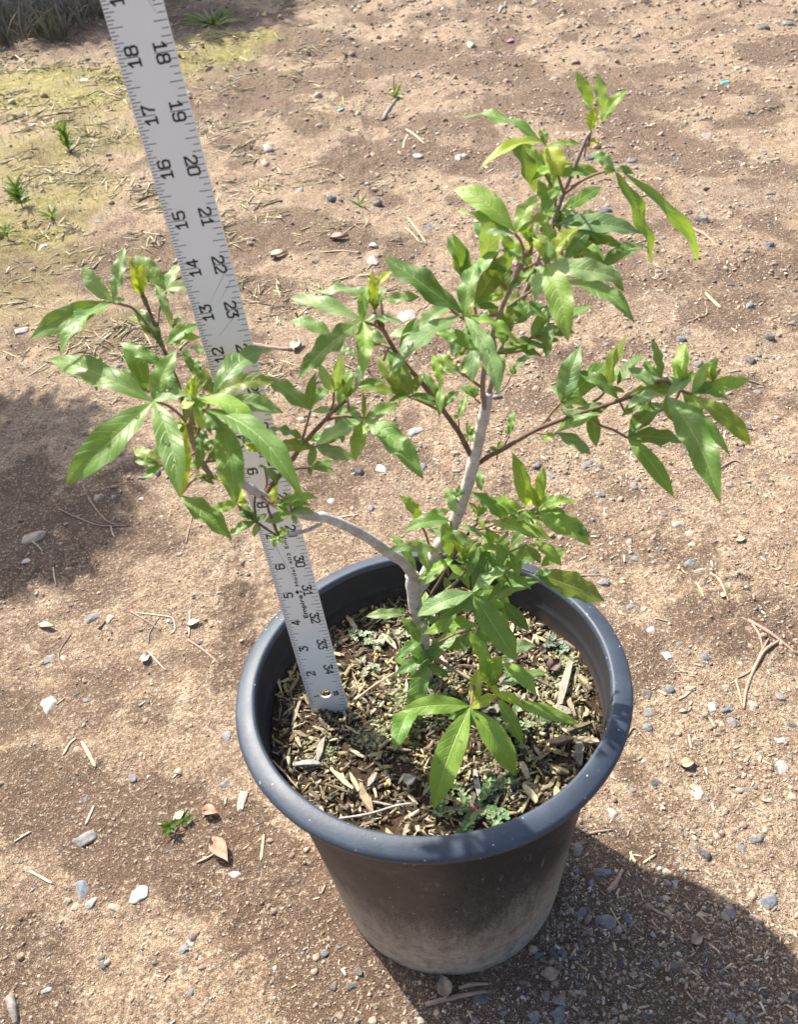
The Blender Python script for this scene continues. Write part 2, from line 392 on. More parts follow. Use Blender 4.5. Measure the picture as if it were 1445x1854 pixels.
damp_shade = 0.55 * sstep(-0.15, 0.55, noise2(GX / 7, GY / 7, 31) + .5 * noise2(GX / 3, GY / 3, 35)) + 0.3 * sstep(0, 0.8, noise2(GX / 2.6, GY / 2.6, 32)) + 0.55 * sstep(-0.05, 0.5, noise2(GX / 24, GY / 15, 33) + .5 * noise2(GX / 9, GY / 6, 34)) * sstep(10, 60, GY)
damp_shade = np.maximum(damp_shade, capsules(GX, GY, [
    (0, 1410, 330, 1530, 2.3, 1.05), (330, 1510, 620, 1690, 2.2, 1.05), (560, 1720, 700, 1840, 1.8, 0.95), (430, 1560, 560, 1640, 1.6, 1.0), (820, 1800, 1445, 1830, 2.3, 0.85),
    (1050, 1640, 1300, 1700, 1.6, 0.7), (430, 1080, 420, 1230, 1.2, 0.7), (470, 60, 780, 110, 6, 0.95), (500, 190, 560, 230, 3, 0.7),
    (1000, 180, 1150, 240, 5, 0.85), (650, 270, 900, 300, 4, 0.7), (870, 130, 990, 150, 5, 0.75), (1180, 250, 1290, 300, 4, .75), (480, 430, 640, 440, 2.5, .7), (240, 620, 330, 650, 2.5, .6), (0, 15, 130, 25, 26, 1.3), (330, 40, 420, 40, 10, 1.0), (1060, 980, 1250, 1010, 1.8, 0.55), (0, 900, 190, 1010, 4, 0.6), (320, 60, 420, 40, 6, 0.6)]))  # moist soil; dappled shade painted in at lower left, bottom and far corner
moss = capsules(GX, GY, [(10, 165, 200, 165, 13, 1.0), (330, 120, 400, 80, 9, 0.95), (20, 420, 110, 360, 7, 0.75), (0, 300, 120, 250, 11, 0.65), (30, 560, 60, 470, 5, 0.35)])
moss = np.maximum(moss, 0.35 * sstep(0.2, 0.8, noise2(GX / 18, GY / 18, 41)) * sstep(5, -25, GX))
cl3 = np.stack([damp_shade, moss, sstep(0, 0.7, noise2(GX / 8, GY / 8, 51))], -1).reshape(-1, 3)
ny_, nx_ = GX.shape
idx = np.arange(ny_ * nx_).reshape(ny_, nx_)
FQ = np.stack([idx[:-1, :-1], idx[:-1, 1:], idx[1:, 1:], idx[1:, :-1]], -1).reshape(-1, 4)
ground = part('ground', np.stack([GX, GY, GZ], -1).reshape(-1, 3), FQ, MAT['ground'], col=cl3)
tag(ground, 'bare sandy dirt ground with moist brown patches, painted shade and mossy far corner', kind='structure')

# ------------------------------------------------------------------ stones, each its own shape
def rock(sub, seed, flat=0.6, ang=0.25):
    V, F = (ICO2, ICO3)[sub - 2]; rg = np.random.default_rng(seed); V = V.copy()
    for _ in range(13):                                  # planes knock off corners
        n = unit(rg.normal(size=3)); d = rg.uniform(0.42, 0.85); s = V @ n
        V -= np.where(s > d, (s - d) * (0.7 + ang), 0)[:, None] * n
    f = 1 + 0.12 * np.sin(V @ rg.normal(size=3) * 3 + rg.uniform(0, 6)) + 0.06 * np.sin(V @ rg.normal(size=3) * 8) + 0.03 * np.sin(V @ rg.normal(size=3) * 17)
    V = V * f[:, None]; V[:, 2] *= flat
    V /= np.abs(V[:, :2]).max()
    return V, F
ROCKS = [mesh_from('stone', *rock(2, 100 + i, random.uniform(0.45, 0.8), random.uniform(0.05, 0.35)), MAT['stone'], smooth=(i % 2 == 0)) for i in range(16)]
BIGROCKS = [mesh_from('stone', *rock(3, 200 + i, random.uniform(0.5, 0.75), 0.3), MAT['stone']) for i in range(8)]
GREY = (0.15, 0.158, 0.17); BLUE = (0.095, 0.125, 0.165); PALE = (0.36, 0.36, 0.35); WHITE = (0.55, 0.54, 0.5); DARK = (0.03, 0.033, 0.04); TAN = (0.42, 0.33, 0.24); GREEN = (0.32, 0.35, 0.29); BROWN = (0.17, 0.12, 0.09)
STONES = [
 (90, 1275, 46, 40, PALE, 'pale grey angular stone on sunlit dirt left of the pot'), (87, 1190, 28, 24, GREY, 'round grey stone up the dirt from the pale angular stone'),
 (170, 1118, 32, 22, GREY, 'flat grey stone beside a small upright tan chip, left of the ruler'), (198, 1120, 20, 24, TAN, 'small upright tan chip beside a flat grey stone'),
 (240, 1405, 24, 24, GREY, 'round grey pebble below the yellow straw, left of the pot'), (410, 1333, 27, 26, GREY, 'oval grey stone lying close to the pot rim on the left'),
 (403, 1424, 30, 18, BLUE, 'blue grey flat stone just left of the pot body'), (437, 1455, 26, 42, GREEN, 'long greenish grey stone slanting beside the pot body'),
 (428, 1585, 32, 20, PALE, 'smooth light grey oval pebble below the orange dead leaf'), (250, 1617, 44, 36, WHITE, 'white triangular flat stone in the lower left dirt'),
 (147, 1610, 32, 56, BLUE, 'long blue grey stone standing on end beside white lumps'), (164, 1636, 26, 22, PALE, 'whitish lump at the foot of the long blue grey stone'),
 (136, 1640, 20, 18, TAN, 'tan pebble at the left foot of the long blue grey stone'), (210, 1643, 28, 24, TAN, 'tan angular stone beside the white triangular stone'),
 (150, 1522, 48, 34, GREY, 'broad flat grey stone sunk in shade-painted dirt on the left'), (80, 1793, 32, 16, PALE, 'thin pale stone half buried in lower left sand'),
 (185, 1746, 20, 18, BLUE, 'small dark blue pebble in the lower left sand'), (182, 1732, 16, 14, DARK, 'black pebble touching a small blue pebble in the sand'),
 (350, 1692, 28, 24, BROWN, 'brown stone at the top of the little stone row below the pot'), (330, 1722, 26, 22, GREY, 'grey stone in the middle of the little stone row'),
 (346, 1706, 22, 20, GREEN, 'greenish stone in the little stone row'), (334, 1758, 18, 18, DARK, 'dark pebble at the bottom of the little stone row'), (346, 1797, 14, 20, BLUE, 'narrow blue pebble alone in pale sand'),
 (640, 1782, 28, 26, DARK, 'larger of two black stones in front of the pot'), (605, 1785, 20, 20, DARK, 'smaller of two black stones in front of the pot'), (650, 1755, 18, 26, DARK, 'narrow black stone above the two black stones'), (587, 1725, 20, 16, BLUE, 'blue grey pebble in shade-painted dirt left of the pot base'),
 (60, 975, 46, 26, TAN, 'rounded tan stone in the shadow at the far left'), (48, 1014, 24, 14, WHITE, 'white pebble in the shadow below the tan stone'), (50, 1062, 26, 12, TAN, 'flat tan pebble at the lower edge of the left shadow'),
 (255, 902, 18, 12, PALE, 'pale pebble below the big left leaves'), (283, 857, 18, 14, BLUE, 'blue pebble under the big left leaves'),
 (1110, 1475, 33, 32, PALE, 'pale bluish round stone right of the pot rim'), (1095, 1673, 54, 50, GREY, 'big angular grey stone in the shadow right of the pot'), (1089, 1580, 46, 22, BLUE, 'long blue grey stone beside the pot on the right'),
 (1046, 1539, 24, 34, GREY, 'grey upright stone touching the pot side'), (1141, 1665, 27, 24, BLUE, 'round blue stone beside the big angular grey stone'), (1021, 1724, 22, 30, BLUE, 'bright blue stone near the pot base on the right'),
 (1002, 1727, 24, 34, DARK, 'black stone beside the bright blue stone at the pot base'), (1049, 1786, 34, 22, DARK, 'black oval stone below the bright blue stone'), (990, 1803, 26, 26, GREY, 'dark grey stone to the left of the black oval stone'), (1013, 1836, 44, 36, GREY, 'grey round stone at the bottom edge right of the pot'),
 (866, 1806, 48, 36, DARK, 'black stone at the bottom edge under the pot'), (1394, 1635, 46, 32, BLUE, 'flat blue grey stone in the sun at the edge of the pot shadow'), (1322, 1654, 26, 22, BLUE, 'blue grey stone at the rim of the pot shadow'), (1273, 1656, 24, 16, WHITE, 'left white pebble in the pot shadow'), (1362, 1661, 18, 15, WHITE, 'white pebble on the edge of the pot shadow'),
 (1277, 1548, 24, 24, DARK, 'dark round stone in sunlit dirt right of the pot'), (1190, 1418, 32, 16, DARK, 'dark blue sliver of stone above the pale round stone'), (1262, 1435, 30, 28, PALE, 'light grey knobbly stone right of the pot'), (1415, 1388, 30, 42, PALE, 'tall pale grey stone near the right edge'),
 (1371, 1520, 30, 20, GREY, 'grey stone near heaped straw bits at right'), (1354, 1426, 18, 14, GREY, 'small grey stone left of the tall pale stone'), (1236, 1720, 38, 14, DARK, 'black curved stone sliver in the pot shadow'), (1277, 1733, 32, 14, DARK, 'second black sliver right of the curved one'), (1230, 1746, 32, 22, BROWN, 'brown stone under the black curved sliver'),
 (1341, 1848, 26, 22, GREY, 'grey stone cut by the bottom edge at right'), (1425, 1845, 26, 16, DARK, 'dark stone in the bottom right corner'), (1175, 1643, 18, 16, BROWN, 'brown pebble above the round blue stone'), (1055, 1650, 26, 20, GREY, 'grey stone left of the big angular stone'), (1064, 1692, 24, 18, BROWN, 'brown flat stone under the big angular stone'), (1205, 1625, 20, 16, TAN, 'tan stone at the upper edge of the pot shadow'),
 (1247, 1022, 32, 18, BLUE, 'left of two touching blue grey stones right of the plant'), (1269, 1034, 28, 14, GREEN, 'right of two touching blue grey stones right of the plant'), (1151, 1009, 24, 13, GREY, 'grey lens shaped stone right of the low leaves'), (1093, 1055, 24, 20, GREY, 'grey stone near the pot rim behind right'), (1141, 1097, 28, 14, GREY, 'flat grey stone right of the back rim'), (1166, 1101, 20, 14, PALE, 'pale stone touching the flat grey stone'),
 (1228, 949, 30, 17, GREEN, 'pale greenish stone right of the lower right leaves'), (1249, 965, 26, 18, TAN, 'tan stone just below the pale greenish stone'), (1181, 1142, 24, 20, WHITE, 'white powdery stone right of the pot'), (1208, 1185, 22, 17, WHITE, 'white round stone lower right of the powdery one'), (1175, 1254, 28, 24, DARK, 'dark grey stone close to the right rim'), (1176, 1287, 30, 22, GREY, 'grey stone below the dark one at the right rim'), (1213, 1249, 23, 16, BLUE, 'light blue pebble right of the dark grey stone'), (1250, 1246, 26, 14, TAN, 'tan flat stone right of the light blue pebble'),
 (1289, 1281, 20, 18, WHITE, 'bright white pebble left of a blue grey stone'), (1319, 1285, 32, 20, BLUE, 'blue grey stone right of the bright white pebble'), (1307, 1311, 24, 18, TAN, 'tan stone under the bright white pebble'), (1416, 1341, 30, 24, PALE, 'pale grey stone by the right edge'), (1437, 1314, 28, 20, DARK, 'dark stone cut by the right edge'), (1411, 1259, 18, 22, GREY, 'narrow grey stone near the dry twig fork'), (1277, 1190, 20, 16, BLUE, 'blue stone left of the dry twig fork'), (1356, 1140, 24, 16, BROWN, 'brown stone at the head of the dry twigs'),
 (1064, 843, 28, 20, GREY, 'grey stone below the right branch leaves'), (1087, 845, 18, 14, DARK, 'dark stone right of the grey one below the branch'), (972, 841, 22, 14, BLUE, 'blue stone just right of the trunk'), (996, 860, 20, 18, GREY, 'grey pebble right of the trunk'), (1148, 881, 20, 18, GREY, 'grey pebble below the hanging right leaf'), (1086, 896, 18, 14, BLUE, 'blue pebble below the grey stone pair'), (1359, 653, 22, 20, DARK, 'dark pebble right of the right branch tip'), (1265, 660, 22, 16, GREY, 'grey pebble behind the right branch'),
 (755, 782, 34, 22, PALE, 'pale grey stone left of the trunk'), (690, 845, 24, 30, PALE, 'upright pale stone between ruler and trunk'), (762, 845, 26, 20, GREY, 'grey stone beside the hanging dark leaf'), (648, 858, 22, 18, DARK, 'black stone between ruler and trunk'), (600, 908, 24, 14, PALE, 'pale stone above the curved grey branch'), (735, 572, 46, 30, PALE, 'light grey slab behind the middle leaves'),
 (484, 270, 22, 20, PALE, 'light pebble pair right of the ruler'), (440, 280, 20, 18, DARK, 'dark pebble right of the ruler'), (756, 282, 26, 20, PALE, 'pale grey pebble up the yard in the middle'), (830, 280, 24, 20, PALE, 'pale pebble left of the top leaves'), (543, 350, 22, 26, GREY, 'grey stone with a pale cap up the yard'), (777, 408, 24, 16, BLUE, 'blue pebble near two straws'), (676, 445, 22, 14, WHITE, 'white pebble above the middle leaves'), (675, 473, 24, 22, PALE, 'pale lump above the middle leaves'),
 (852, 82, 18, 15, WHITE, 'white stone far up the yard'), (150, 105, 30, 18, DARK, 'black stone on the far mossy patch'), (150, 141, 18, 14, WHITE, 'white stone on moss left of the ruler'), (350, 78, 24, 12, WHITE, 'white stone on moss right of the ruler'), (1140, 232, 22, 16, BROWN, 'brown stone behind the top bud'), (1272, 402, 24, 14, GREY, 'flat grey pebble right of the hanging leaf'), (1285, 245, 30, 18, GREY, 'dull stone up the yard at right'), (1425, 46, 26, 14, GREY, 'grey stone in the far right corner'), (1382, 50, 26, 14, DARK, 'dark stone near the far right corner'), (75, 445, 20, 16, WHITE, 'white pebble on the left dirt'), (178, 400, 18, 10, GREY, 'small grey pebble left of the ruler'), (60, 228, 20, 16, WHITE, 'white pebble below the far moss'), (33, 598, 30, 20, PALE, 'pale oval stone on the left edge'),
]
def to_px(P):
    q = (np.asarray(P, float) - CAM) @ CR; return np.array([PW / 2 + FOC * q[0] / -q[2], PH / 2 - FOC * q[1] / -q[2]])
LAND, USED = [], set()
WAYS = ['right of', 'lower right of', 'just below', 'lower left of', 'left of', 'upper left of', 'just above', 'upper right of']
def where_label(what, P, lands, most=16):
    """name a small thing by the nearest landmark it lies beside, as seen in the photo"""
    p = to_px(P); best = None
    for lp, ll in sorted(lands, key=lambda l: np.hypot(*(l[0] - p)))[:7]:
        d = p - lp; w = WAYS[int(round(math.degrees(math.atan2(d[1], d[0])) / 45)) % 8]
        for sz in ('', ' close', ' away') :
            lab = f'{what} {w} the {ll}'
            if len(lab.split()) <= most and lab not in USED: USED.add(lab); return lab
        best = best or lab
    return best
rg = random.Random(3)
NST = 0
for k, (px, py, w, h, c, lab) in enumerate(STONES):
    P = on_ground(px, py); s = inch_per_px(P)
    big = w > 27
    o = put('stone', BIGROCKS[k % 8] if big else ROCKS[k % 16], None, P)
    dep = max(0.25, (CAM[2] - P[2]) / np.linalg.norm(CAM - P))           # the lie of the ground seen from the photo's height
    a = w * s * 0.5; b = min(h * s * 0.5 / (dep * 0.75 + 0.25), a * 2.1)
    zz = min(a, b) * rg.uniform(0.75, 1.05)
    o.scale = (a, b, zz); o.rotation_euler = (rg.uniform(-.15, .15), rg.uniform(-.15, .15), rg.uniform(-.35, .35))
    o.location.z -= 0.12 * zz * S
    v = rg.uniform(0.85, 1.15); o.color = (*(min(1, x * v) for x in c), 1)
    tag(o, lab, 'stone', 'stones lying on the dirt'); NST += 1; LAND.append((to_px(P), lab))
PEB = [('grey pebble', GREY, 'grey pebbles on the dirt'), ('black pebble', DARK, 'black pebbles on the dirt'), ('pale pebble', PALE, 'pale pebbles on the dirt'), ('tan pebble', TAN, 'tan pebbles on the dirt'), ('bluish pebble', BLUE, 'bluish pebbles on the dirt')]
n = 0
while n < 190:
    # along the strip of ground in view, thinning with distance
    y = -6.5 + 75 * rg.random() ** 2.0; half = 12 + 0.42 * (y + 10); x = rg.uniform(-half, half * 0.95) + 0.02 * y
    if math.hypot(x, y) < 4.4 or (x < -2 and rg.random() < 0.72): continue
    P = np.array([x, y, float(gz(x, y))]); s = rg.uniform(0.11, 0.25) * (1 + max(0, y) / 35)
    j = rg.choices(range(5), (5, 4, 1, 2, 5))[0]
    o = put('pebble', ROCKS[n % 16], None, P)
    o.scale = (s, s * rg.uniform(0.6, 1), s * rg.uniform(0.6, 1)); o.rotation_euler = (rg.uniform(-.3, .3), rg.uniform(-.3, .3), rg.uniform(0, 6.28))
    v = rg.uniform(0.75, 1.3); o.color = (*(min(1, q * v) for q in PEB[j][1]), 1); o.location.z -= 0.1 * s * S
    tag(o, where_label(('tiny ' if s < .15 + .15 * max(0, y) / 35 else '') + PEB[j][0], P, LAND), 'pebble', PEB[j][2]); n += 1

def scatter(name, T, n, place, size, cols, mat, seed, squash=(1, 1, 1), tilt=0.4, sink=0.0, jit=0.25):
    """n small solid pieces joined into one mesh"""
    rgn = np.random.default_rng(seed); TV, TF = T; TV = np.asarray(TV); TF = np.array(TF)
    P = place(rgn, n); n = len(P); sz = size(rgn, P)
    az = rgn.uniform(0, 2 * np.pi, n); tx = rgn.normal(0, tilt, n); ty = rgn.normal(0, tilt, n)
    sq = np.array(squash)[None, :] * rgn.uniform(1 - jit, 1 + jit, (n, 3))
    V = TV[None] * (sz[:, None] * sq)[:, None, :]
    V = V * (1 + 0.18 * rgn.normal(size=(n, len(TV), 1)))
    def rotm(V, ax, an):
        c, s = np.cos(an)[:, None], np.sin(an)[:, None]; i, j = [(1, 2), (0, 2), (0, 1)][ax]
        W = V.copy(); W[..., i] = V[..., i] * c - V[..., j] * s; W[..., j] = V[..., i] * s + V[..., j] * c; return W
    V = rotm(rotm(rotm(V, 0, tx), 1, ty), 2, az)
    V = V + P[:, None, :]; V[..., 2] -= (sz * sink)[:, None]
    ci = rgn.integers(0, len(cols), n); C = np.array(cols)[ci] * rgn.uniform(0.65, 1.35, (n, 1))
    F = (TF[None] + (np.arange(n) * len(TV))[:, None, None]).reshape(-1, TF.shape[1])
    return part(name, V.reshape(-1, 3), F, mat, col=np.clip(np.repeat(C, len(TV), 0), 0, 0.9), smooth=False)
BOX = (np.array([(-1, -.9, -1), (1, -1, -.8), (.9, 1, -1), (-1, 1, -.9), (-.95, -.8, 1), (1, -.9, .9), (.9, .85, .8), (-1, .9, 1)]) * 0.5, [(0, 3, 2, 1), (4, 5, 6, 7), (0, 1, 5, 4), (1, 2, 6, 5), (2, 3, 7, 6), (3, 0, 4, 7)])
def ground_spots(rgn, n):
    y = -8 + 300 * rgn.random(n * 2) ** 3.2; half = 13 + 0.45 * (y + 10); x = rgn.uniform(-1, 1, n * 2) * half
    k = sstep(-0.5, 0.5, noise2(x / 5, y / 5, 61)) * np.where(x > -2, 1.0, 0.6)
    m = (np.hypot(x, y) > 4.15) & (rgn.random(n * 2) < (0.2 + 0.8 * k) * np.where(x < -3, .45, 1)); x, y = x[m][:n], y[m][:n]
    return np.stack([x, y, gz(x, y)], -1)
def gsize(a, b): return lambda r, P: (a + (b - a) * r.random(len(P)) ** 2.5) * (1 + np.maximum(0, P[:, 1]) / 40)
o = scatter('gravel', ICO1, 40000, ground_spots, gsize(0.02, 0.095), [GREY, (0.1, 0.095, 0.095), (0.46, 0.35, 0.245), (0.5, 0.4, 0.3), (0.42, 0.29, 0.19), (0.36, 0.25, 0.165), (0.4, 0.29, 0.2), (0.3, 0.2, 0.14), (0.2, 0.14, 0.1), (0.36, 0.25, 0.17), (0.44, 0.33, 0.23), (0.55, 0.47, 0.38)], MAT['grit'], 71, (1, 0.8, 0.65))
tag(o, 'loose grit and tiny clods strewn over the dirt', kind='stuff')
o = scatter('grit', BOX, 60000, ground_spots, gsize(0.018, 0.06), [(0.07, 0.06, 0.058), (0.62, 0.52, 0.4), (0.18, 0.115, 0.075), (0.48, 0.36, 0.25), (0.3, 0.3, 0.31), (0.24, 0.16, 0.1), (0.7, 0.62, 0.52)], MAT['grit'], 79, (1, .8, .7))
tag(o, 'fine sharp grit over the dirt', kind='stuff')
def clod_spots(rgn, n):
    P = ground_spots(rgn, n * 3); x, y = P[:, 0], P[:, 1]; m = noise2(x / 4, y / 4, 5) + 0.6 * noise2(x / 1.5, y / 1.5, 66) > 0.12; return P[m][:n]
o = scatter('dirt_clods', ICO2, 4200, clod_spots, gsize(0.04, 0.17), [(0.38, 0.27, 0.18), (0.3, 0.2, 0.13), (0.24, 0.16, 0.105), (0.44, 0.33, 0.23), (0.34, 0.24, 0.165)], MAT['grit'], 77, (1, 0.85, 0.6), sink=.15)
tag(o, 'crumbly clods of dry earth over the dirt', kind='stuff')
def straw_spots(rgn, n):
    P = ground_spots(rgn, n * 4); w = np.where(P[:, 0] > 3, 1.0, 0.22); return P[rgn.random(len(P)) < w][:n] + np.array([0, 0, 0.02])
o = scatter('wood_crumbs', BOX, 5200, straw_spots, gsize(0.1, 0.32), [(0.55, 0.4, 0.26), (0.46, 0.3, 0.18), (0.62, 0.5, 0.36), (0.3, 0.2, 0.13)], MAT['grit'], 72, (1, 0.26, 0.14), 0.15)
tag(o, 'crumbs of wood and straw trodden into the dirt', kind='stuff')

def thatch_spots(rgn, n):
    y = 34 + 190 * rgn.random(n * 3) ** 1.2; x = -2 - (4 + 0.42 * y) * rgn.random(n * 3) ** .8 + rgn.normal(size=n * 3) * 3
    k = noise2(x / 9, y / 7, 81) + .5 * noise2(x / 3, y / 3, 82) > .02; P = np.stack([x, y, gz(x, y) + .06], -1); return P[k][:n]
o = scatter('dry_thatch', BOX, 5200, thatch_spots, lambda r_, P: (.35 + .9 * r_.random(len(P)) ** 2) * (1 + P[:, 1] / 70), [(0.5, 0.42, 0.25), (0.42, 0.33, 0.18), (0.58, 0.5, 0.34), (0.3, 0.23, 0.12), (0.36, 0.34, 0.14)], MAT['grit'], 78, (1, .055, .04), .16)
tag(o, 'dry straw coloured thatch lying over the far left dirt', kind='stuff')

# ------------------------------------------------------------------ straws, twigs, dead leaves and scraps on the dirt
def strip(name, pix, wid, thick, mat, color, lab, cat, group=None, lift=0.05, tub=False, seed=0):
    """a flat straw or a round twig lying along the given spots of the ground"""
    P = [on_ground(*q) + np.array([0, 0, lift * .6]) for q in pix]; wid = wid * (.85 if tub else .72); thick = thick * .55
    O = P[0].copy()
    if tub:
        V, F = tube(P, [wid * 0.5] * (len(P) - 1) + [wid * 0.3], 7, 5, 0.12, seed)
    else:
        Q, _ = catmull(P, [1] * len(P), 4); V = []; F = []; m = len(Q); T = np.gradient(Q, axis=0); r_ = np.random.default_rng(seed)
        for i, q in enumerate(Q):
            s = unit(np.cross(T[i], (0, 0, 1))); w = wid * 0.5 * (0.75 + 0.3 * r_.random()) * (0.5 if i in (0, m - 1) else 1)
            z = np.array([0, 0, thick])
            V += [q - s * w, q + s * w, q + s * w * 0.8 + z, q - s * w * 0.8 + z * 1.2]
        for i in range(m - 1):
            a, b = i * 4, i * 4 + 4
            for k in range(4): F.append((a + k, a + (k + 1) % 4, b + (k + 1) % 4, b + k))
        F += [(3, 2, 1, 0), tuple((m - 1) * 4 + k for k in range(4))]
        V = np.array(V)
    o = part(name, V, F, mat, None, O, color); tag(o, lab, cat, group); return o
STRAW = (0.5, 0.39, 0.22); PALESTRAW = (0.5, 0.43, 0.3); TWIG = (0.3, 0.2, 0.15); GREYTWIG = (0.25, 0.21, 0.19); REDTWIG = (0.36, 0.23, 0.16)
for pix, w, c, lab, tw in [
    ([(146, 1340), (160, 1365), (173, 1390)], .26, STRAW, 'broad yellow straw on dirt left of the pot', 0), ([(112, 1366), (124, 1345), (136, 1334)], .16, PALESTRAW, 'pale bent straw left of the broad yellow straw', 0),
    ([(344, 1108), (343, 1130), (342, 1155)], .13, PALESTRAW, 'upright pale straw with white bits near the ruler', 0), ([(340, 1160), (370, 1180), (398, 1205)], .13, REDTWIG, 'thin brown stalk slanting toward the pot rim', 1),
    ([(245, 1110), (290, 1115), (312, 1120), (316, 1140), (308, 1148)], .13, PALESTRAW, 'bent pale straw hooked at its end left of the ruler', 0), ([(236, 1108), (265, 1125), (290, 1140)], .12, TWIG, 'brown twig under the hooked straw', 1),
    ([(268, 1165), (270, 1145), (288, 1118)], .07, GREYTWIG, 'thin dark stem curving beside the hooked straw', 1), ([(268, 1180), (285, 1200), (300, 1215)], .1, PALESTRAW, 'short pale stalk below the hooked straw', 1),
    ([(128, 1145), (108, 1175), (106, 1195), (115, 1215)], .06, TWIG, 'hair thin curved stem beside the round grey stone', 1), ([(155, 1495), (164, 1475), (170, 1460)], .16, PALESTRAW, 'short straw above the broad flat stone', 0),
    ([(472, 1560), (475, 1535), (477, 1510)], .17, STRAW, 'yellow straw standing out beside the pot body', 0), ([(355, 1563), (385, 1550), (408, 1535)], .11, STRAW, 'straw crossing the orange dead leaf', 0),
    ([(55, 1580), (75, 1590), (95, 1600)], .16, PALESTRAW, 'pale straw in the lower left dirt', 0), ([(25, 1525), (40, 1515), (55, 1505)], .1, PALESTRAW, 'thin straw in the shade-painted dirt at left', 0), ([(18, 1805), (24, 1830), (28, 1854)], .34, GREYTWIG, 'grey stick end in the bottom left corner', 1),
    ([(150, 880), (165, 910), (190, 940), (215, 950)], .11, REDTWIG, 'upper curved twig in the left shadow', 1), ([(105, 922), (150, 942), (185, 951), (235, 950)], .1, TWIG, 'lower curved twig in the left shadow', 1), ([(347, 935), (340, 965), (336, 985)], .1, REDTWIG, 'short twig left of the ruler below the left leaves', 1), ([(57, 982), (68, 990), (78, 1000)], .1, PALESTRAW, 'straw against the tan stone in the shadow', 0), ([(97, 1030), (99, 1048), (101, 1060)], .13, PALESTRAW, 'white stalk in the left shadow', 0), ([(199, 950), (203, 965), (207, 972)], .13, PALESTRAW, 'short straw between the shadow twigs', 0),
    ([(1355, 1125), (1395, 1150), (1445, 1185)], .2, REDTWIG, 'reddish twig running off the right edge', 1), ([(1362, 1130), (1375, 1155), (1382, 1180)], .13, REDTWIG, 'short branchlet beside the reddish twig', 1), ([(1412, 1162), (1385, 1180), (1365, 1215), (1352, 1250), (1347, 1285)], .17, REDTWIG, 'long arm of the forked dry twig at right', 1), ([(1392, 1158), (1380, 1180), (1366, 1208), (1350, 1222), (1336, 1228)], .12, REDTWIG, 'short arm of the forked dry twig at right', 1), ([(1333, 1232), (1340, 1255), (1345, 1280)], .1, STRAW, 'thin stalk beside the foot of the forked twig', 1),
    ([(1287, 1040), (1305, 1055), (1320, 1090)], .14, STRAW, 'bent straw with a knob right of the two touching stones', 1), ([(1229, 1025), (1237, 1035), (1245, 1042)], .1, STRAW, 'short straw below the touching stones', 0), ([(1262, 1057), (1269, 1070), (1275, 1082)], .2, STRAW, 'flat tan straw below the touching stones', 0), ([(1040, 1043), (1060, 1044), (1088, 1045)], .1, REDTWIG, 'straight reddish twig behind the pot rim', 1),
    ([(1135, 1335), (1150, 1320), (1175, 1345)], .09, REDTWIG, 'bent thin twig by the right rim', 1), ([(1247, 1330), (1250, 1345), (1252, 1358)], .15, STRAW, 'yellow straw in dirt right of the rim', 0), ([(1279, 1293), (1288, 1305), (1296, 1318)], .2, TAN, 'flat wood sliver under the white pebble', 0), ([(1228, 1268), (1240, 1262), (1250, 1253)], .14, STRAW, 'straw below the light blue pebble', 0), ([(1188, 1122), (1190, 1120), (1215, 1126)], .12, REDTWIG, 'short stalk right of the powdery stone', 0),
    ([(1100, 1617), (1115, 1600), (1128, 1575)], .2, REDTWIG, 'stout twig in the sun beside the pot shadow', 1), ([(1105, 1645), (1120, 1670), (1135, 1688)], .08, STRAW, 'thin straw across the big angular stone', 1), ([(1180, 1646), (1195, 1655), (1210, 1660)], .12, REDTWIG, 'short twig inside the pot shadow', 1), ([(1142, 1542), (1146, 1552), (1152, 1560)], .2, STRAW, 'pale chip at the lit edge right of the pot', 0), ([(1165, 1562), (1175, 1555), (1188, 1547)], .14, STRAW, 'straw beside the pale chip right of the pot', 0), ([(1060, 1512), (1085, 1506), (1108, 1504)], .13, TWIG, 'brown twig by the pot side', 1), ([(770, 1820), (830, 1805), (880, 1795)], .18, REDTWIG, 'reddish curved twig in front of the pot base', 1), ([(830, 1790), (855, 1783), (885, 1782)], .16, REDTWIG, 'second reddish twig in front of the pot base', 1),
    ([(738, 392), (755, 415), (773, 440)], .3, STRAW, 'right of two crossed straws up the yard', 0), ([(733, 410), (745, 422), (762, 440)], .3, STRAW, 'left of two crossed straws up the yard', 0), ([(735, 232), (752, 247), (770, 264)], .5, STRAW, 'long arm of the forked straw far up the yard', 0), ([(738, 240), (733, 258), (730, 270)], .35, PALESTRAW, 'short arm of the forked straw far up the yard', 0), ([(692, 217), (705, 195), (722, 170)], .55, GREYTWIG, 'dark stick beside a tuft far up the yard', 1), ([(600, 440), (622, 425), (648, 408)], .25, TWIG, 'dark twig on a rusty flake up the yard', 1), ([(580, 454), (620, 456), (655, 458)], .25, STRAW, 'straw lying level above the middle leaves', 0),
    ([(440, 622), (480, 628), (520, 632), (552, 628)], .42, TWIG, 'dark root lying behind the ruler', 1), ([(1278, 530), (1290, 542), (1306, 558)], .42, STRAW, 'pale wood sliver right of the upper leaves', 0), ([(1245, 585), (1265, 578), (1280, 570), (1278, 545)], .14, REDTWIG, 'curled reddish stem below the wood sliver', 1), ([(440, 540), (462, 548), (490, 552)], .12, TWIG, 'thin stem right of the ruler', 1), ([(1250, 415), (1275, 430), (1300, 450)], .3, REDTWIG, 'reddish stick right of the long hanging leaf', 1), ([(590, 945), (615, 938), (650, 932)], .17, STRAW, 'straw behind the curved grey branch', 0), ([(1330, 690), (1360, 692), (1385, 698)], .15, TWIG, 'dark stem right of the right branch tip', 1), ([(1300, 850), (1330, 835), (1350, 842)], .13, REDTWIG, 'looped reddish stem right of the long hanging leaf', 1)]:
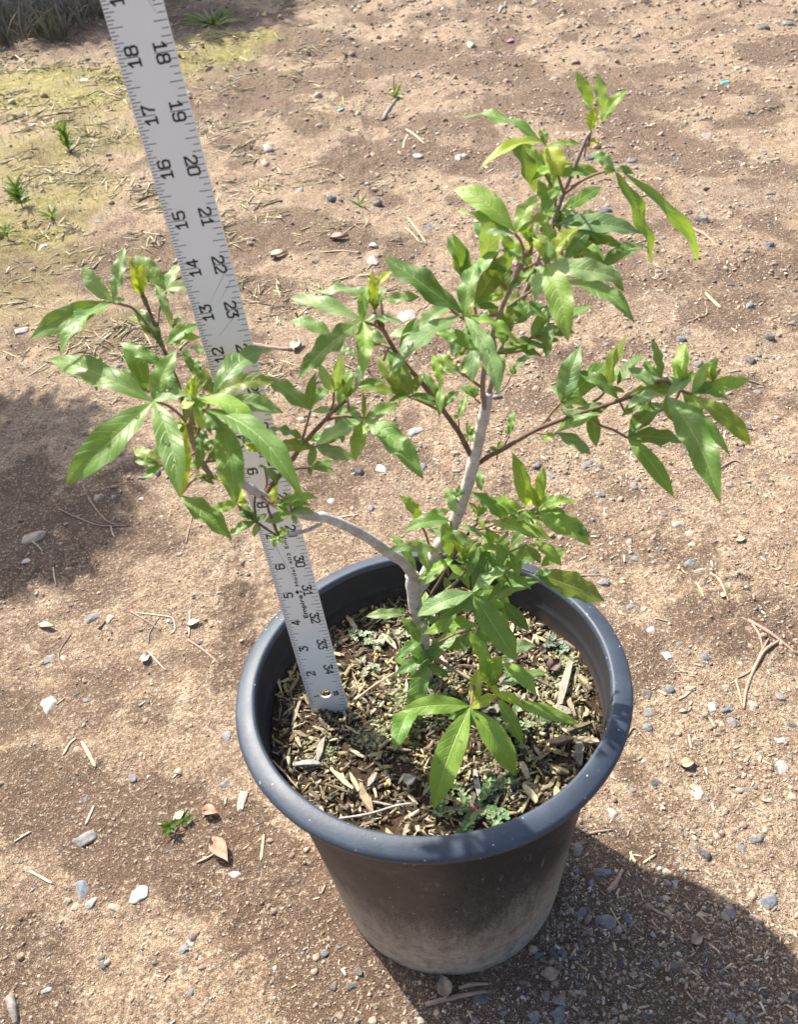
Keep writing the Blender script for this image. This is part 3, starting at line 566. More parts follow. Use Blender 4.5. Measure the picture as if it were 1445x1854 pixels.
    strip('twig' if tw else 'straw', pix, w, 0.035, MAT['straw'], c, lab, 'twig' if tw else 'straw', 'twigs on the dirt' if tw else 'straws on the dirt', 0.05, bool(tw), seed=int(pix[0][0]))

def dead_leaf(px, py, L, W, ang, c, lab, curl=0.35, tilt=0.0, P=None, g='dead leaves on the dirt'):
    P = on_ground(px, py) + np.array([0, 0, 0.06]) if P is None else P
    V = []; F = []; m = 9
    for side in (0, 1):
        for i in range(m):
            t = i / (m - 1); w = W * 0.5 * math.sin(math.pi * min(1, t ** 0.8 + 0.02)) + 0.01
            for u in (-1, -0.4, 0.4, 1):
                V.append(((t - 0.5) * L, u * w, curl * W * u * u + 0.1 * L * math.sin(t * 3) * curl + 0.02 * math.sin(9 * t + u * 4) + (0 if side else -0.025)))
    for s_ in (0, 1):
        b = s_ * m * 4
        for i in range(m - 1):
            for k in range(3):
                q = (b + i * 4 + k, b + i * 4 + k + 1, b + i * 4 + k + 5, b + i * 4 + k + 4); F.append(q[::-1] if s_ else q)
    e = [i * 4 for i in range(m)] + [(m - 1) * 4 + k for k in (1, 2, 3)] + [i * 4 + 3 for i in range(m - 2, -1, -1)] + [2, 1]
    for i in range(len(e)):
        a, b = e[i], e[(i + 1) % len(e)]; F.append((a, b, b + m * 4, a + m * 4))
    o = put('dead_leaf', mesh_from('dead_leaf', V, F, MAT['dry_leaf']), None, P, c); o.rotation_euler = (tilt, 0, math.radians(ang)); tag(o, lab, 'dead leaf', g); return o
dead_leaf(400, 1545, 1.25, 0.6, -55, (0.42, 0.2, 0.12), 'orange brown dead leaf folded beside the small weed'); dead_leaf(382, 1475, 0.75, 0.45, -20, (0.5, 0.25, 0.15), 'small curled orange leaf above the bigger dead leaf', 0.5)
dead_leaf(536, 628, 1.5, 0.7, 80, (0.6, 0.5, 0.36), 'pale oval dead leaf beside the dark root behind the ruler'); dead_leaf(805, 1790, 0.7, 0.5, 100, (0.55, 0.4, 0.26), 'tan curled flake in front of the pot base', 0.45)
dead_leaf(1342, 981, 0.6, 0.28, 20, (0.62, 0.46, 0.28), 'small tan dead leaf right of the low leaves'); dead_leaf(84, 1134, 0.95, 0.33, -15, (0.48, 0.38, 0.27), 'long buff dead leaf left of the flat grey stone'); dead_leaf(265, 1195, 0.6, 0.4, 70, (0.62, 0.46, 0.42), 'pinkish flake left of the ruler'); dead_leaf(1262, 1705, 0.5, 0.35, 30, (0.4, 0.28, 0.2), 'brown flake in the pot shadow'); dead_leaf(505, 460, 1.6, 0.9, 30, (0.55, 0.43, 0.3), 'buff leaf beside the ruler up the yard'); dead_leaf(1000, 1768, 0.55, 0.4, 10, (0.5, 0.36, 0.24), 'tan flake above the dark grey stone in front right'); dead_leaf(615, 436, 1.6, 0.9, 10, (0.4, 0.22, 0.16), 'rusty flake up the yard under a dark twig'); dead_leaf(1245, 1385, 0.6, 0.4, 5, (0.55, 0.36, 0.22), 'orange chip above the light grey knobbly stone'); dead_leaf(1310, 1080, 0.3, 0.25, 0, (0.6, 0.48, 0.32), 'straw knob right of the touching stones')
dead_leaf(352, 1131, 0.7, 0.34, 15, (0.72, 0.68, 0.6), 'white papery scrap across the upright straw'); dead_leaf(325, 1478, 0.7, 0.3, 60, (0.6, 0.52, 0.36), 'straw coloured husk beside the small weed')
for px, py, s, c, lab in [(620, 207, 1.0, (0.06, 0.45, 0.36), 'teal plastic scrap far up the yard in the middle'), (1312, 153, 0.9, (0.05, 0.5, 0.42), 'teal plastic bead far up the yard at right'), (925, 74, 0.9, (0.75, 0.2, 0.42), 'pink plastic scrap far up the yard')]:
    P = on_ground(px, py); V, F = rock(2, int(px), 0.35, 0.4); o = put('plastic_scrap', mesh_from('plastic_scrap', V * s * 0.7 * np.array([1, .6, 1]), F, MAT['plastic'], smooth=False), None, P + np.array([0, 0, .15]), c); tag(o, lab, 'scrap')

# ------------------------------------------------------------------ weeds on the dirt
def blade(P0, P1, w, up=0.3, n=6):
    P0 = np.asarray(P0, float); P1 = np.asarray(P1, float); V = []; F = []; s = unit(np.cross(P1 - P0, (0.2, -0.6, 0.9))); nn = unit(np.cross(s, P1 - P0)); L = np.linalg.norm(P1 - P0)
    for i in range(n + 1):
        t = i / n; q = P0 + (P1 - P0) * t + nn * up * L * t * (1 - t); ww = w * 0.5 * math.sin(math.pi * (0.12 + 0.88 * t) ** 0.9) + 0.004
        V += [q - s * ww, q + nn * ww * -0.3, q + s * ww]
    for i in range(n):
        a = i * 3; F += [(a, a + 1, a + 4, a + 3), (a + 1, a + 2, a + 5, a + 4)]
    uv = [(u, i / n) for i in range(n + 1) for u in (0, .5, 1)]
    return np.array(V), F, uv
def weed(px, py, h, n, w, c, lab, spread=0.5, grass=False):
    P = on_ground(px, py); r = random.Random(int(px)); t = thing('weed', P, lab, 'weed')
    V, F = tube([P, P + np.array([.02 * h, 0, h * 0.5]), P + np.array([.06 * h, 0, h * 0.75])], [h * 0.025, h * 0.02, h * 0.01], 6)
    part('stem', V, F, MAT['greenshoot'], t, P)
    for k in range(n):
        a = r.uniform(0, 6.28); b = P + np.array([0, 0, h * (0.02 if grass else r.uniform(0.1, 0.7))])
        e = b + np.array([math.cos(a) * spread * h * r.uniform(.4, 1), math.sin(a) * spread * h * r.uniform(.4, 1), h * r.uniform(0.05, 0.5)])
        V, F, uv = blade(b, e, w * r.uniform(.7, 1.2)); q = r.uniform(.8, 1.2)
        part('leaf', V, F, MAT['leaf'], t, P, tuple(x * q for x in c), uv=uv)
weed(125, 275, 3.2, 60, 0.26, (0.14, 0.27, 0.06), 'bright green upright weed left of the ruler', 0.32); weed(40, 375, 2.8, 60, 0.26, (0.13, 0.25, 0.05), 'bushy green weed at the left edge'); weed(92, 392, 2.0, 22, 0.18, (0.24, 0.3, 0.1), 'pale wispy weed right of the bushy green one', 0.8, True); weed(14, 432, 1.6, 18, 0.25, (0.26, 0.32, 0.08), 'yellowish low weed at the left edge', 0.8)
weed(312, 1502, 0.62, 14, 0.2, (0.06, 0.13, 0.02), 'tiny dark green weed in shade-painted dirt left of the pot', 0.9); weed(338, 1490, 0.45, 9, 0.14, (0.1, 0.18, 0.04), 'tiny paler weed beside the dark green one', 0.9); weed(714, 172, 3.4, 14, 0.28, (0.2, 0.26, 0.08), 'small grass tuft by the dark stick far up the yard', 0.5, True); weed(650, 372, 2.0, 12, 0.16, (0.22, 0.26, 0.12), 'faint grey green tuft up the yard', 0.7, True); weed(385, 48, 5.0, 60, 0.4, (0.1, 0.15, 0.04), 'dark green clump at the top beside the ruler', 1.5, True)
def tuft_stuff(name, px, py, R, n, h, cols, lab, seed):
    P0 = on_ground(px, py); r_ = np.random.default_rng(seed); Vs = []; Fs = []; Cs = []; o = 0
    for k in range(n):
        a, rr = r_.uniform(0, 6.28), R * math.sqrt(r_.random()); x, y = P0[0] + math.cos(a) * rr, P0[1] + math.sin(a) * rr * 1.6; b = np.array([x, y, float(gz(x, y))]); hh = h * r_.uniform(.4, 1.1)
        V, F, uv = blade(b, b + np.array([r_.normal() * .5 * hh, r_.normal() * .5 * hh, hh]), h * 0.05, 0.5, 3)
        Vs.append(V); Fs += [tuple(i + o for i in f) for f in F]; o += len(V); Cs.append(np.tile(np.array(cols[k % len(cols)]) * r_.uniform(.7, 1.3), (len(V), 1)))
    ob = part(name, np.vstack(Vs), Fs, MAT['herb'], None, (0, 0, 0), col=np.vstack(Cs)); tag(ob, lab, kind='stuff'); return ob
tuft_stuff('dry_grass', 95, 40, 10, 700, 5.5, [(0.15, 0.115, 0.05), (0.11, 0.095, 0.04), (0.19, 0.145, 0.07)], 'clump of dry brown grass at the top left of the yard', 5)
tuft_stuff('moss_grass', 150, 190, 22, 900, 1.0, [(0.4, 0.36, 0.14), (0.5, 0.42, 0.26), (0.24, 0.26, 0.07)], 'thin straw coloured grass over the far mossy patch', 6)
tuft_stuff('sparse_grass', 90, 470, 13, 500, 0.8, [(0.42, 0.38, 0.16), (0.55, 0.46, 0.3), (0.3, 0.34, 0.1)], 'sparse pale grass on the left of the yard', 9)

# ------------------------------------------------------------------ the nursery pot
RH = 10.1423
pot = thing('nursery_pot', (0, 0, 0), 'black plastic nursery pot with dusty sides standing on the dirt', 'plant pot')
PZ = [(0.0, 0.12), (3.72, 0.1), (3.86, 0.02), (3.96, 0.1), (3.97, 0.35), (4.02, 0.6), (4.42, 4.6), (4.78, 7.6), (4.98, 9.0), (5.06, 9.1), (5.1, 9.7), (5.16, 9.9)]
V, F = lathe(PZ, 128); part('body', V, F, MAT['pot'], pot)
PR = [(5.16, 9.88), (5.35, 9.94), (5.58, 9.98), (5.655, 10.03), (5.675, 10.12), (5.65, 10.21), (5.57, 10.27), (5.38, 10.33), (5.18, 10.38), (5.12, 10.37), (5.08, 10.32), (5.06, 10.2), (5.03, 9.55), (5.01, 9.36), (4.97, 9.3), (4.96, 9.2), (4.9, 8.4), (4.85, 8.1)]
V, F = lathe(PR, 160); an = np.arctan2(V[:, 1], V[:, 0]); V[:, 2] += 0.02 * np.sin(an * 3 + 1) + 0.012 * np.sin(an * 7); V[:, :2] *= (1 + 0.003 * np.sin(an * 2 + .5))[:, None]
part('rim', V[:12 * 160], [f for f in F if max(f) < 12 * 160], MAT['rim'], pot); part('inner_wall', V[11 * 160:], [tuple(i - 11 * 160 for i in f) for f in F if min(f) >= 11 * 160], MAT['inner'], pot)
A = atZ(1049, 1450, 10.3); B = atZ(1062, 1464, 10.2)
V, F = tube([A, (A + B) / 2, B], [0.012, 0.02, 0.01], 5); part('rim_crack', V, F, MAT['ink'], pot)
# earth in the pot
SOILZ = 8.78
def soil_h(x, y):
    x = np.asarray(x, float); y = np.asarray(y, float)
    return SOILZ + 0.13 * noise2(x / 1.7, y / 1.7, 71) + 0.05 * noise2(x / 0.5, y / 0.5, 72) + 0.03 * noise2(x / 0.22, y / 0.22, 73) + 0.12 * np.exp(-((x + 0.1) ** 2 + (y - 1.3) ** 2) / 1.5)
sx = np.linspace(-5.0, 5.0, 196); X, Y = np.meshgrid(sx, sx); Z = soil_h(X, Y); idx = np.arange(X.size).reshape(X.shape)
FQ = np.stack([idx[:-1, :-1], idx[:-1, 1:], idx[1:, 1:], idx[1:, :-1]], -1).reshape(-1, 4); RR = np.hypot(X, Y).ravel()
FQ = FQ[(RR[FQ] < 4.95).all(1)]
o = part('potting_soil', np.stack([X, Y, Z], -1).reshape(-1, 3), FQ, MAT['soil']); tag(o, 'dark moist potting soil filling the black pot', kind='stuff')
def soil_at(px, py, lift=0.0):
    z = SOILZ
    for _ in range(6): P = atZ(px, py, z); z = float(soil_h(P[0], P[1]))
    P[2] = z + lift; return P

# wood chips: single ones on top, crumbs beneath
def chip_mesh(seed):
    r_ = np.random.default_rng(seed); V = []; F = []; m = 4; k = 4; ends = r_.uniform(0.5, 1, 2)
    for i in range(m):
        t = i / (m - 1); x = t - 0.5; w = 0.5 * (1 - 0.75 * abs(2 * t - 1) ** 3 * r_.uniform(.2, 1)); bend = r_.normal() * 0.06
        for j in range(k):
            a = 2 * math.pi * j / k + math.pi / 4
            V.append((x + (r_.normal() * 0.05 if i in (0, m - 1) else 0), w * 1.35 * math.cos(a) * r_.uniform(.7, 1.1) + bend, 0.7 * math.sin(a) * r_.uniform(.6, 1.1) + .35 * math.sin(t * 3 + bend * 20)))
    for i in range(m - 1):
        for j in range(k): F.append((i * k + j, i * k + (j + 1) % k, (i + 1) * k + (j + 1) % k, (i + 1) * k + j))
    F += [tuple(range(k))[::-1], tuple((m - 1) * k + j for j in range(k))]
    return np.array(V), F
CHIPV = [chip_mesh(300 + i) for i in range(14)]
CHIPS = [mesh_from('wood_chip', v, f, MAT['chip'], smooth=False) for v, f in CHIPV]
PLAND = [(np.array(q), l) for q, l in (((595, 1300), 'foot of the yardstick'), ((771, 1215), 'foot of the trunk'), ((862, 1472), 'low weed with pink stems'), ((935, 1330), 'dull creeping weed at right'), ((640, 1155), 'pale seedling close to the ruler'), ((1010, 1168), 'grey green seedling by the back wall'), ((790, 1500), 'front rim of the pot'), ((1085, 1250), 'right wall of the pot'), ((490, 1300), 'left wall of the pot'), ((700, 1085), 'back wall of the pot'), ((560, 1440), 'left front rim'), ((1010, 1450), 'right front rim'), ((760, 1345), 'middle of the soil'))]
def set_chip(P, L, W, T, ang, c, lab, grp, tilt=(0, 0), k=0):
    o = put('wood_chip', CHIPS[k % 14], None, P, c); o.scale = (L, W, T)
    o.rotation_euler = (tilt[0], tilt[1], ang)
    if grp == 'wood chips on the potting soil': PLAND.append((to_px(P), lab))
    tag(o, lab, 'wood chip', grp); return o
W_PALE, W_GREY, W_OLD, W_YEL, W_RED = (0.62, 0.53, 0.33), (0.45, 0.42, 0.35), (0.14, 0.1, 0.06), (0.42, 0.34, 0.14), (0.2, 0.115, 0.075)
def two(px0, py0, px1, py1, W, T, c, lab, k=0, lift=0.14, grp='wood chips on the potting soil'):
    A = soil_at(px0, py0, lift); B = soil_at(px1, py1, lift); d = B - A
    return set_chip((A + B) / 2, float(np.linalg.norm(d)), W, T, math.atan2(d[1], d[0]), c, lab, grp, (0, -math.asin(max(-.5, min(.5, d[2] / np.linalg.norm(d))))), k)
two(1034, 1205, 1012, 1282, .26, .16, W_GREY, 'long split grey chip standing out by the right wall of the pot', 1, .2); two(992, 1292, 1040, 1297, .3, .16, W_GREY, 'layered grey chip below the long split chip', 2, .16)
two(1047, 1352, 1050, 1392, .3, .24, (0.2, 0.18, 0.165), 'cut grey stick with ringed bark near the right rim', 3, .18); two(1040, 1350, 1085, 1350, .24, .14, W_PALE, 'cream wood chunk above the cut grey stick', 4, .2); two(995, 1352, 1036, 1344, .28, .16, (0.4, 0.27, 0.17), 'tan wood chunk left of the cut stick', 5, .16); two(1024, 1332, 1070, 1318, .16, .13, W_OLD, 'smooth brown stick above the cream chunk', 6, .2); two(1028, 1275, 1042, 1306, .14, .1, (0.45, 0.34, 0.25), 'brown splinter leaning beside the layered chip', 7, .2); two(1046, 1230, 1070, 1255, .16, .12, (0.4, 0.34, 0.2), 'round olive stick piece high by the right wall', 8, .18)
two(576, 1382, 588, 1343, .22, .07, W_GREY, 'flat grey chip lying across the left of the soil', 9, .18); two(534, 1390, 580, 1388, .2, .1, (0.5, 0.5, 0.51), 'silvery curled bark at the foot of the flat grey chip', 10, .16); two(654, 1428, 676, 1478, .24, .1, (0.4, 0.3, 0.18), 'long brown chip near the front rim', 11, .16); two(602, 1402, 640, 1436, .16, .06, W_PALE, 'pale splinter slanting left of the long brown chip', 12, .2); two(636, 1410, 652, 1440, .13, .06, W_PALE, 'pale splinter beside the long brown chip', 13, .2); two(668, 1432, 684, 1405, .18, .08, W_GREY, 'grey frayed chip above the long brown chip', 2, .2); two(860, 1400, 868, 1450, .2, .1, (0.45, 0.42, 0.38), 'frayed grey chip near the hanging leaf tips', 5, .16); two(945, 1385, 955, 1415, .2, .1, W_PALE, 'cream chip by the tip of the bright front leaf', 1, .16); two(948, 1428, 975, 1460, .2, .1, W_PALE, 'cream chip close to the right front rim', 4, .16); two(1006, 1432, 1010, 1455, .2, .1, W_PALE, 'pale stub against the right front rim', 3, .14); two(499, 1215, 512, 1262, .1, .05, W_PALE, 'pale straw chip left of the ruler foot', 6, .2); two(470, 1268, 486, 1238, .28, .1, W_OLD, 'dark brown chunk against the left pot wall', 8, .14); two(695, 1155, 718, 1180, .2, .09, W_PALE, 'light chip lying behind the trunk', 9, .16); two(628, 1120, 648, 1150, .18, .09, W_PALE, 'pale chip right of the ruler', 10, .16); two(690, 1160, 695, 1175, .2, .08, (0.6, 0.52, 0.4), 'short bright chip by the pale weed', 11, .2); two(700, 1360, 745, 1365, .1, .06, (0.35, 0.22, 0.17), 'reddish bark chip in front of the trunk', 12, .16); two(1000, 1395, 1030, 1405, .14, .08, (0.5, 0.44, 0.24), 'yellowish chip right of the front leaf', 13, .14); two(1060, 1400, 1075, 1420, .26, .16, (0.58, 0.55, 0.46), 'whitish crumbly chunk at the right rim', 7, .16)
V, F = tube([soil_at(615, 1487, .14), soil_at(665, 1483, .22), soil_at(720, 1468, .24), soil_at(748, 1462, .2)], [.03, .035, .035, .025], 7, 5, .15, 3)
tag(part('twig', V, F, MAT['straw'], None, soil_at(615, 1487), (0.5, 0.47, 0.43)), 'thin grey twig lying near the front rim inside the pot', 'twig', 'twigs on the potting soil')
V, F = tube([soil_at(645, 1272, .14), soil_at(680, 1250, .25), soil_at(716, 1228, .25)], [.03, .03, .03], 6); tag(part('straw', V, F, MAT['straw'], None, soil_at(645, 1272), (0.55, 0.42, 0.24)), 'yellow straw between the ruler foot and the trunk', 'straw', 'straws on the potting soil')
V, F = tube([soil_at(487, 1375, .12), soil_at(515, 1405, .2), soil_at(543, 1435, .14)], [.03, .03, .02], 6); tag(part('straw', V, F, MAT['straw'], None, soil_at(487, 1375), (0.42, 0.33, 0.22)), 'brown straw along the left wall inside the pot', 'straw', 'straws on the potting soil')
dead_leaf(0, 0, 0.55, 0.4, 40, (0.12, 0.05, 0.04), 'dark red dead leaf under the leaves at right in the pot', .4, .2, soil_at(1003, 1215, .2), 'dead leaves on the potting soil'); dead_leaf(0, 0, 0.8, 0.45, 25, (0.13, 0.06, 0.045), 'dark dead leaf by the back wall of the pot', .4, .2, soil_at(718, 1073, .25), 'dead leaves on the potting soil'); dead_leaf(0, 0, 0.4, 0.3, 25, (0.55, 0.5, 0.42), 'pale torn leaf scrap left of the low weed', .3, .2, soil_at(743, 1420, .2), 'dead leaves on the potting soil'); dead_leaf(0, 0, 0.4, 0.3, 70, (0.4, 0.3, 0.16), 'curled olive flake right of the pale torn scrap', .5, .2, soil_at(1055, 1300, .2), 'dead leaves on the potting soil')
CH = [('pale wood chip', W_PALE, 'pale wood chips'), ('grey wood chip', W_GREY, 'grey wood chips'), ('dark brown wood chip', W_OLD, 'dark wood chips'), ('yellowish wood chip', W_YEL, 'yellowish wood chips'), ('reddish bark chip', W_RED, 'reddish bark chips')]
rg = random.Random(17); n = 0
while n < 262:
    a, rr = rg.uniform(0, 6.283), 4.75 * math.sqrt(rg.random()); x, y = rr * math.cos(a), rr * math.sin(a)
    if math.hypot(x + 0.2, y + 0.1) < 1.7 and rg.random() < 0.6: continue
    j = rg.choices(range(5), (5, 1.2, 4, 3.5, 1.5))[0]; L = rg.uniform(0.26, 0.58) * (1.5 if rg.random() < .18 else 1); v = rg.uniform(.65, 1.3)
    P = np.array([x, y, float(soil_h(x, y)) + rg.uniform(.05, .14)]); ang = rg.uniform(0, 6.283)
    if rr > 4.2: ang = a + math.pi / 2 + rg.uniform(-.5, .5)
    set_chip(P, L, rg.uniform(.05, .16), rg.uniform(.018, .036), ang, tuple(min(.8, q * v) for q in CH[j][1]), where_label(('long ' if L > .6 else 'short ' if L < .36 else '') + CH[j][0], P, PLAND), CH[j][2], (rg.uniform(-.6, .6), rg.uniform(-.3, .3)), n); n += 1
def soil_spots(lift):
    def f(r_, n):
        a = r_.uniform(0, 6.283, n); q = 4.86 * np.sqrt(r_.random(n)); x, y = q * np.cos(a), q * np.sin(a); return np.stack([x, y, soil_h(x, y) + lift * r_.random(n)], -1)
    return f
o = scatter('bark_mulch', BOX, 4300, soil_spots(.1), lambda r_, P: 0.08 + 0.34 * r_.random(len(P)) ** 1.8, [W_PALE, W_OLD, W_YEL, W_RED, (0.06, 0.042, 0.03), (0.03, 0.022, 0.016), (0.3, 0.24, 0.1), (0.5, 0.42, 0.26), (0.04, 0.028, 0.02), (0.05, 0.035, 0.025)], MAT['chips'], 81, (1, .26, .1), .55)
tag(o, 'fine shredded bark and splinters covering the potting soil', kind='stuff')
def moss_spots(r_, n):
    C = [(-0.2, -0.1, 1.0), (0.3, 0.5, 1.0), (3.9, 0.3, .7), (4.0, -1.2, .6), (-1.9, -.8, .5), (1.6, -2.6, .8), (3.0, -.7, .5), (-.9, .6, .6), (-3.4, -1.2, .4), (4.2, 1.2, .4)]; ci = r_.integers(0, len(C), n); cc = np.array(C)[ci]
    x = cc[:, 0] + r_.normal(size=n) * cc[:, 2] * .5; y = cc[:, 1] + r_.normal(size=n) * cc[:, 2] * .5; m = np.hypot(x, y) < 4.75; x, y = x[m], y[m]; return np.stack([x, y, soil_h(x, y) + .08 * r_.random(len(x))], -1)
o = scatter('moss', ICO1, 5200, moss_spots, lambda r_, P: 0.025 + 0.05 * r_.random(len(P)) ** 2, [(0.16, 0.18, 0.03), (0.26, 0.26, 0.06), (0.09, 0.1, 0.02), (0.2, 0.25, 0.06), (0.3, 0.34, 0.2)], MAT['moss'], 82, (1, 1, .7)); tag(o, 'yellow green moss in crumbly patches on the potting soil', kind='stuff')
for k in range(26):
    px, py = [(640, 1210), (685, 1263), (722, 1188), (760, 1235), (815, 1240), (830, 1225), (650, 1225), (742, 1290), (795, 1258), (700, 1300), (665, 1345), (620, 1398), (700, 1425), (1000, 1362), (848, 1365), (905, 1352), (780, 1180), (655, 1245), (705, 1280), (760, 1340), (682, 1190), (835, 1255), (735, 1350), (1010, 1340), (560, 1330), (880, 1180)][k]
    o = put('resin_bead', BEAD if k else mesh_from('resin_bead', ICO2[0], ICO2[1], MAT['bead']), None, soil_at(px, py, .12), (0.5, .33, .1)); BEAD = o.data; o.scale = (.062,) * 3
    tag(o, where_label('small amber fertilizer bead', soil_at(px, py), PLAND), 'bead', 'amber fertilizer beads')

# small creeping weeds in the pot: reddish stems with little oval leaves
def spurge(cx, cy, R, ns, c, lab, seed, sz=.16, dens=9):
    C0 = soil_at(cx, cy, .12); t = thing('spurge_weed', C0, lab, 'weed', 'creeping weeds in the pot'); r_ = random.Random(seed); V0, F0, _ = [], [], 0
    Vl, Fl, Cl, off = [], [], [], 0
    for s_ in range(ns):
        a = 2 * math.pi * s_ / ns + r_.uniform(-.4, .4); L = R * r_.uniform(.6, 1.1); P = [C0]; x, y = C0[0], C0[1]
        for i in range(4):
            a += r_.uniform(-.35, .35); x += math.cos(a) * L / 4; y += math.sin(a) * L / 4
            if math.hypot(x, y) > 4.6: x, y = x * 4.5 / math.hypot(x, y), y * 4.5 / math.hypot(x, y)
            P.append(np.array([x, y, float(soil_h(x, y)) + .17 + .05 * r_.random()]))
        V, F = tube(P, [.026, .024, .02, .016, .012], 6); part('stem', V, F, MAT['redstem'], t, C0)
        Q, _ = catmull(P, [1] * 5, max(3, int(L / 5 / (sz * .55)) ))
        for i in range(2, len(Q)):
            if r_.random() > dens / 10: continue
            for sd in (-1, 1):
                if r_.random() < .2: continue
                d = unit(Q[i] - Q[i - 1]); b = unit(np.cross(d, (0, 0, 1))) * sd; e = unit(b + d * r_.uniform(-.5, .9) + np.array([0, 0, r_.uniform(-.2, .8)])); l = sz * r_.uniform(.65, 1.1); w = l * .4
                n_ = unit(np.cross(e, np.cross((0, 0, 1), e))); s2 = np.cross(e, n_); m = 8
                ring = [Q[i] + e * l * (.5 - .5 * math.cos(2 * math.pi * q / m)) + s2 * w * math.sin(2 * math.pi * q / m) + n_ * .06 * l for q in range(m)]
                Vl += [Q[i] + e * l * .5 - n_ * .03 * l] + ring; Fl += [(off, off + 1 + q, off + 1 + (q + 1) % m) for q in range(m)]; v = r_.uniform(.7, 1.3); Cl += [tuple(z * v for z in c)] * (m + 1); off += m + 1
    o = part('foliage', np.array(Vl), Fl, MAT['herb'], t, C0, col=np.array(Cl)); o['kind'] = 'stuff'
g_ = N('red_stem'); MAT['redstem'] = g_.done(g_.surf(g_.mix(g_.noise(90, 3, .6, g_.obj()), (0.34, 0.11, 0.09), (0.45, 0.22, 0.16)), 0.6))
spurge(862, 1472, 1.3, 12, (0.06, 0.17, 0.03), 'low dark green weed with pink stems by the front rim', 4, .18, 10); spurge(935, 1330, .95, 6, (0.09, 0.16, 0.05), 'dull green creeping weed right of the bright front leaf', 5, .2, 8); spurge(640, 1155, .4, 3, (0.16, 0.24, 0.11), 'pale green seedling close to the ruler', 6, .16, 6); spurge(680, 1165, .5, 4, (0.16, 0.24, 0.12), 'pale seedling between the ruler and trunk', 7, .15, 6); spurge(722, 1160, .4, 3, (0.14, 0.22, 0.1), 'pale seedling touching the trunk foot', 10, .14, 6); spurge(1010, 1168, .6, 5, (0.1, 0.17, 0.11), 'grey green seedling by the right back wall', 8, .16, 6); spurge(905, 1235, .9, 6, (0.12, 0.17, 0.11), 'grey green creeping weed under the middle leaves', 9, .18, 8); spurge(665, 1215, .4, 3, (0.16, 0.23, 0.12), 'pale seedling just right of the ruler foot', 12, .14, 6); spurge(880, 1290, .6, 5, (0.09, 0.14, 0.08), 'small creeping weed behind the bright front leaf', 13, .18, 8)

# ------------------------------------------------------------------ the aluminium yardstick
RB = np.array([-3.6424, 0.2777, 8.5303]); th, ph, wa, RW = -0.0907, -0.8839, -0.0585, 1.1067
RD = np.array([math.sin(th) * math.cos(ph), math.sin(th) * math.sin(ph), math.cos(th)])
RU = np.array([math.cos(wa), math.sin(wa), 0]); RU = unit(RU - RD * (RU @ RD)); RN = np.cross(RU, RD)
stick = thing('yardstick', RB, 'grey aluminium yardstick standing upright in the pot beside the plant', 'ruler')
def rp(u, k, n=0.0): return RB + RU * u + RD * k + RN * n
bm = bmesh.new(); H0, H1, HR, HU = 0.0, 36.0, 0.165, 0.545
outer = []
for cx_, cy_, a0 in ((RW - .06, .06, -90), (RW - .06, H1 - .06, 0), (.06, H1 - .06, 90), (.06, .06, 180)):
    for q in range(5): a = math.radians(a0 + q * 22.5); outer.append((cx_ + .06 * math.cos(a), cy_ + .06 * math.sin(a)))
hole = [(HU + HR * math.cos(2 * math.pi * q / 28), 1.02 + HR * math.sin(2 * math.pi * q / 28)) for q in range(28)]
def loop(pts):
    v = [bm.verts.new((*p, 0)) for p in pts]; return [bm.edges.new((v[i], v[(i + 1) % len(v)])) for i in range(len(v))]
e = loop(outer) + loop(hole); bmesh.ops.triangle_fill(bm, edges=e, use_beauty=True, normal=(0, 0, 1))
r = bmesh.ops.extrude_face_region(bm, geom=list(bm.faces)); bmesh.ops.translate(bm, vec=(0, 0, -0.055), verts=[g for g in r['geom'] if isinstance(g, bmesh.types.BMVert)])
bmesh.ops.recalc_face_normals(bm, faces=list(bm.faces))
bm.verts.ensure_lookup_table(); V = np.array([rp(*v.co) for v in bm.verts]); F = [tuple(v.index for v in f.verts) for f in bm.faces]; bm.free()
part('blade', V, F, MAT['metal'], stick, RB, smooth=False)
V, F = [], []
def quad(u0, u1, k, w=0.0145):
    i = len(V); V.extend([rp(u0, k - w / 2, .003), rp(u1, k - w / 2, .003), rp(u1, k + w / 2, .003), rp(u0, k + w / 2, .003)]); F.append((i, i + 1, i + 2, i + 3))
for i in range(1, 36 * 16):
    k = i / 16; l = .40 if i % 16 == 0 else .27 if i % 8 == 0 else .2 if i % 4 == 0 else .15 if i % 2 == 0 else .105
    if i == 16: l = .16
    quad(.012, l, k)
for i in range(1, 36 * 8):
    k = i / 8; l = .39 if i % 8 == 0 else .25 if i % 4 == 0 else .18 if i % 2 == 0 else .13
    if i == 8: l = .2
    quad(RW - .012 - l, RW - .012, k)
part('tick_marks', np.array(V), F, MAT['ink'], stick, RB, smooth=False)['kind'] = 'stuff'
a, b = .18, .82
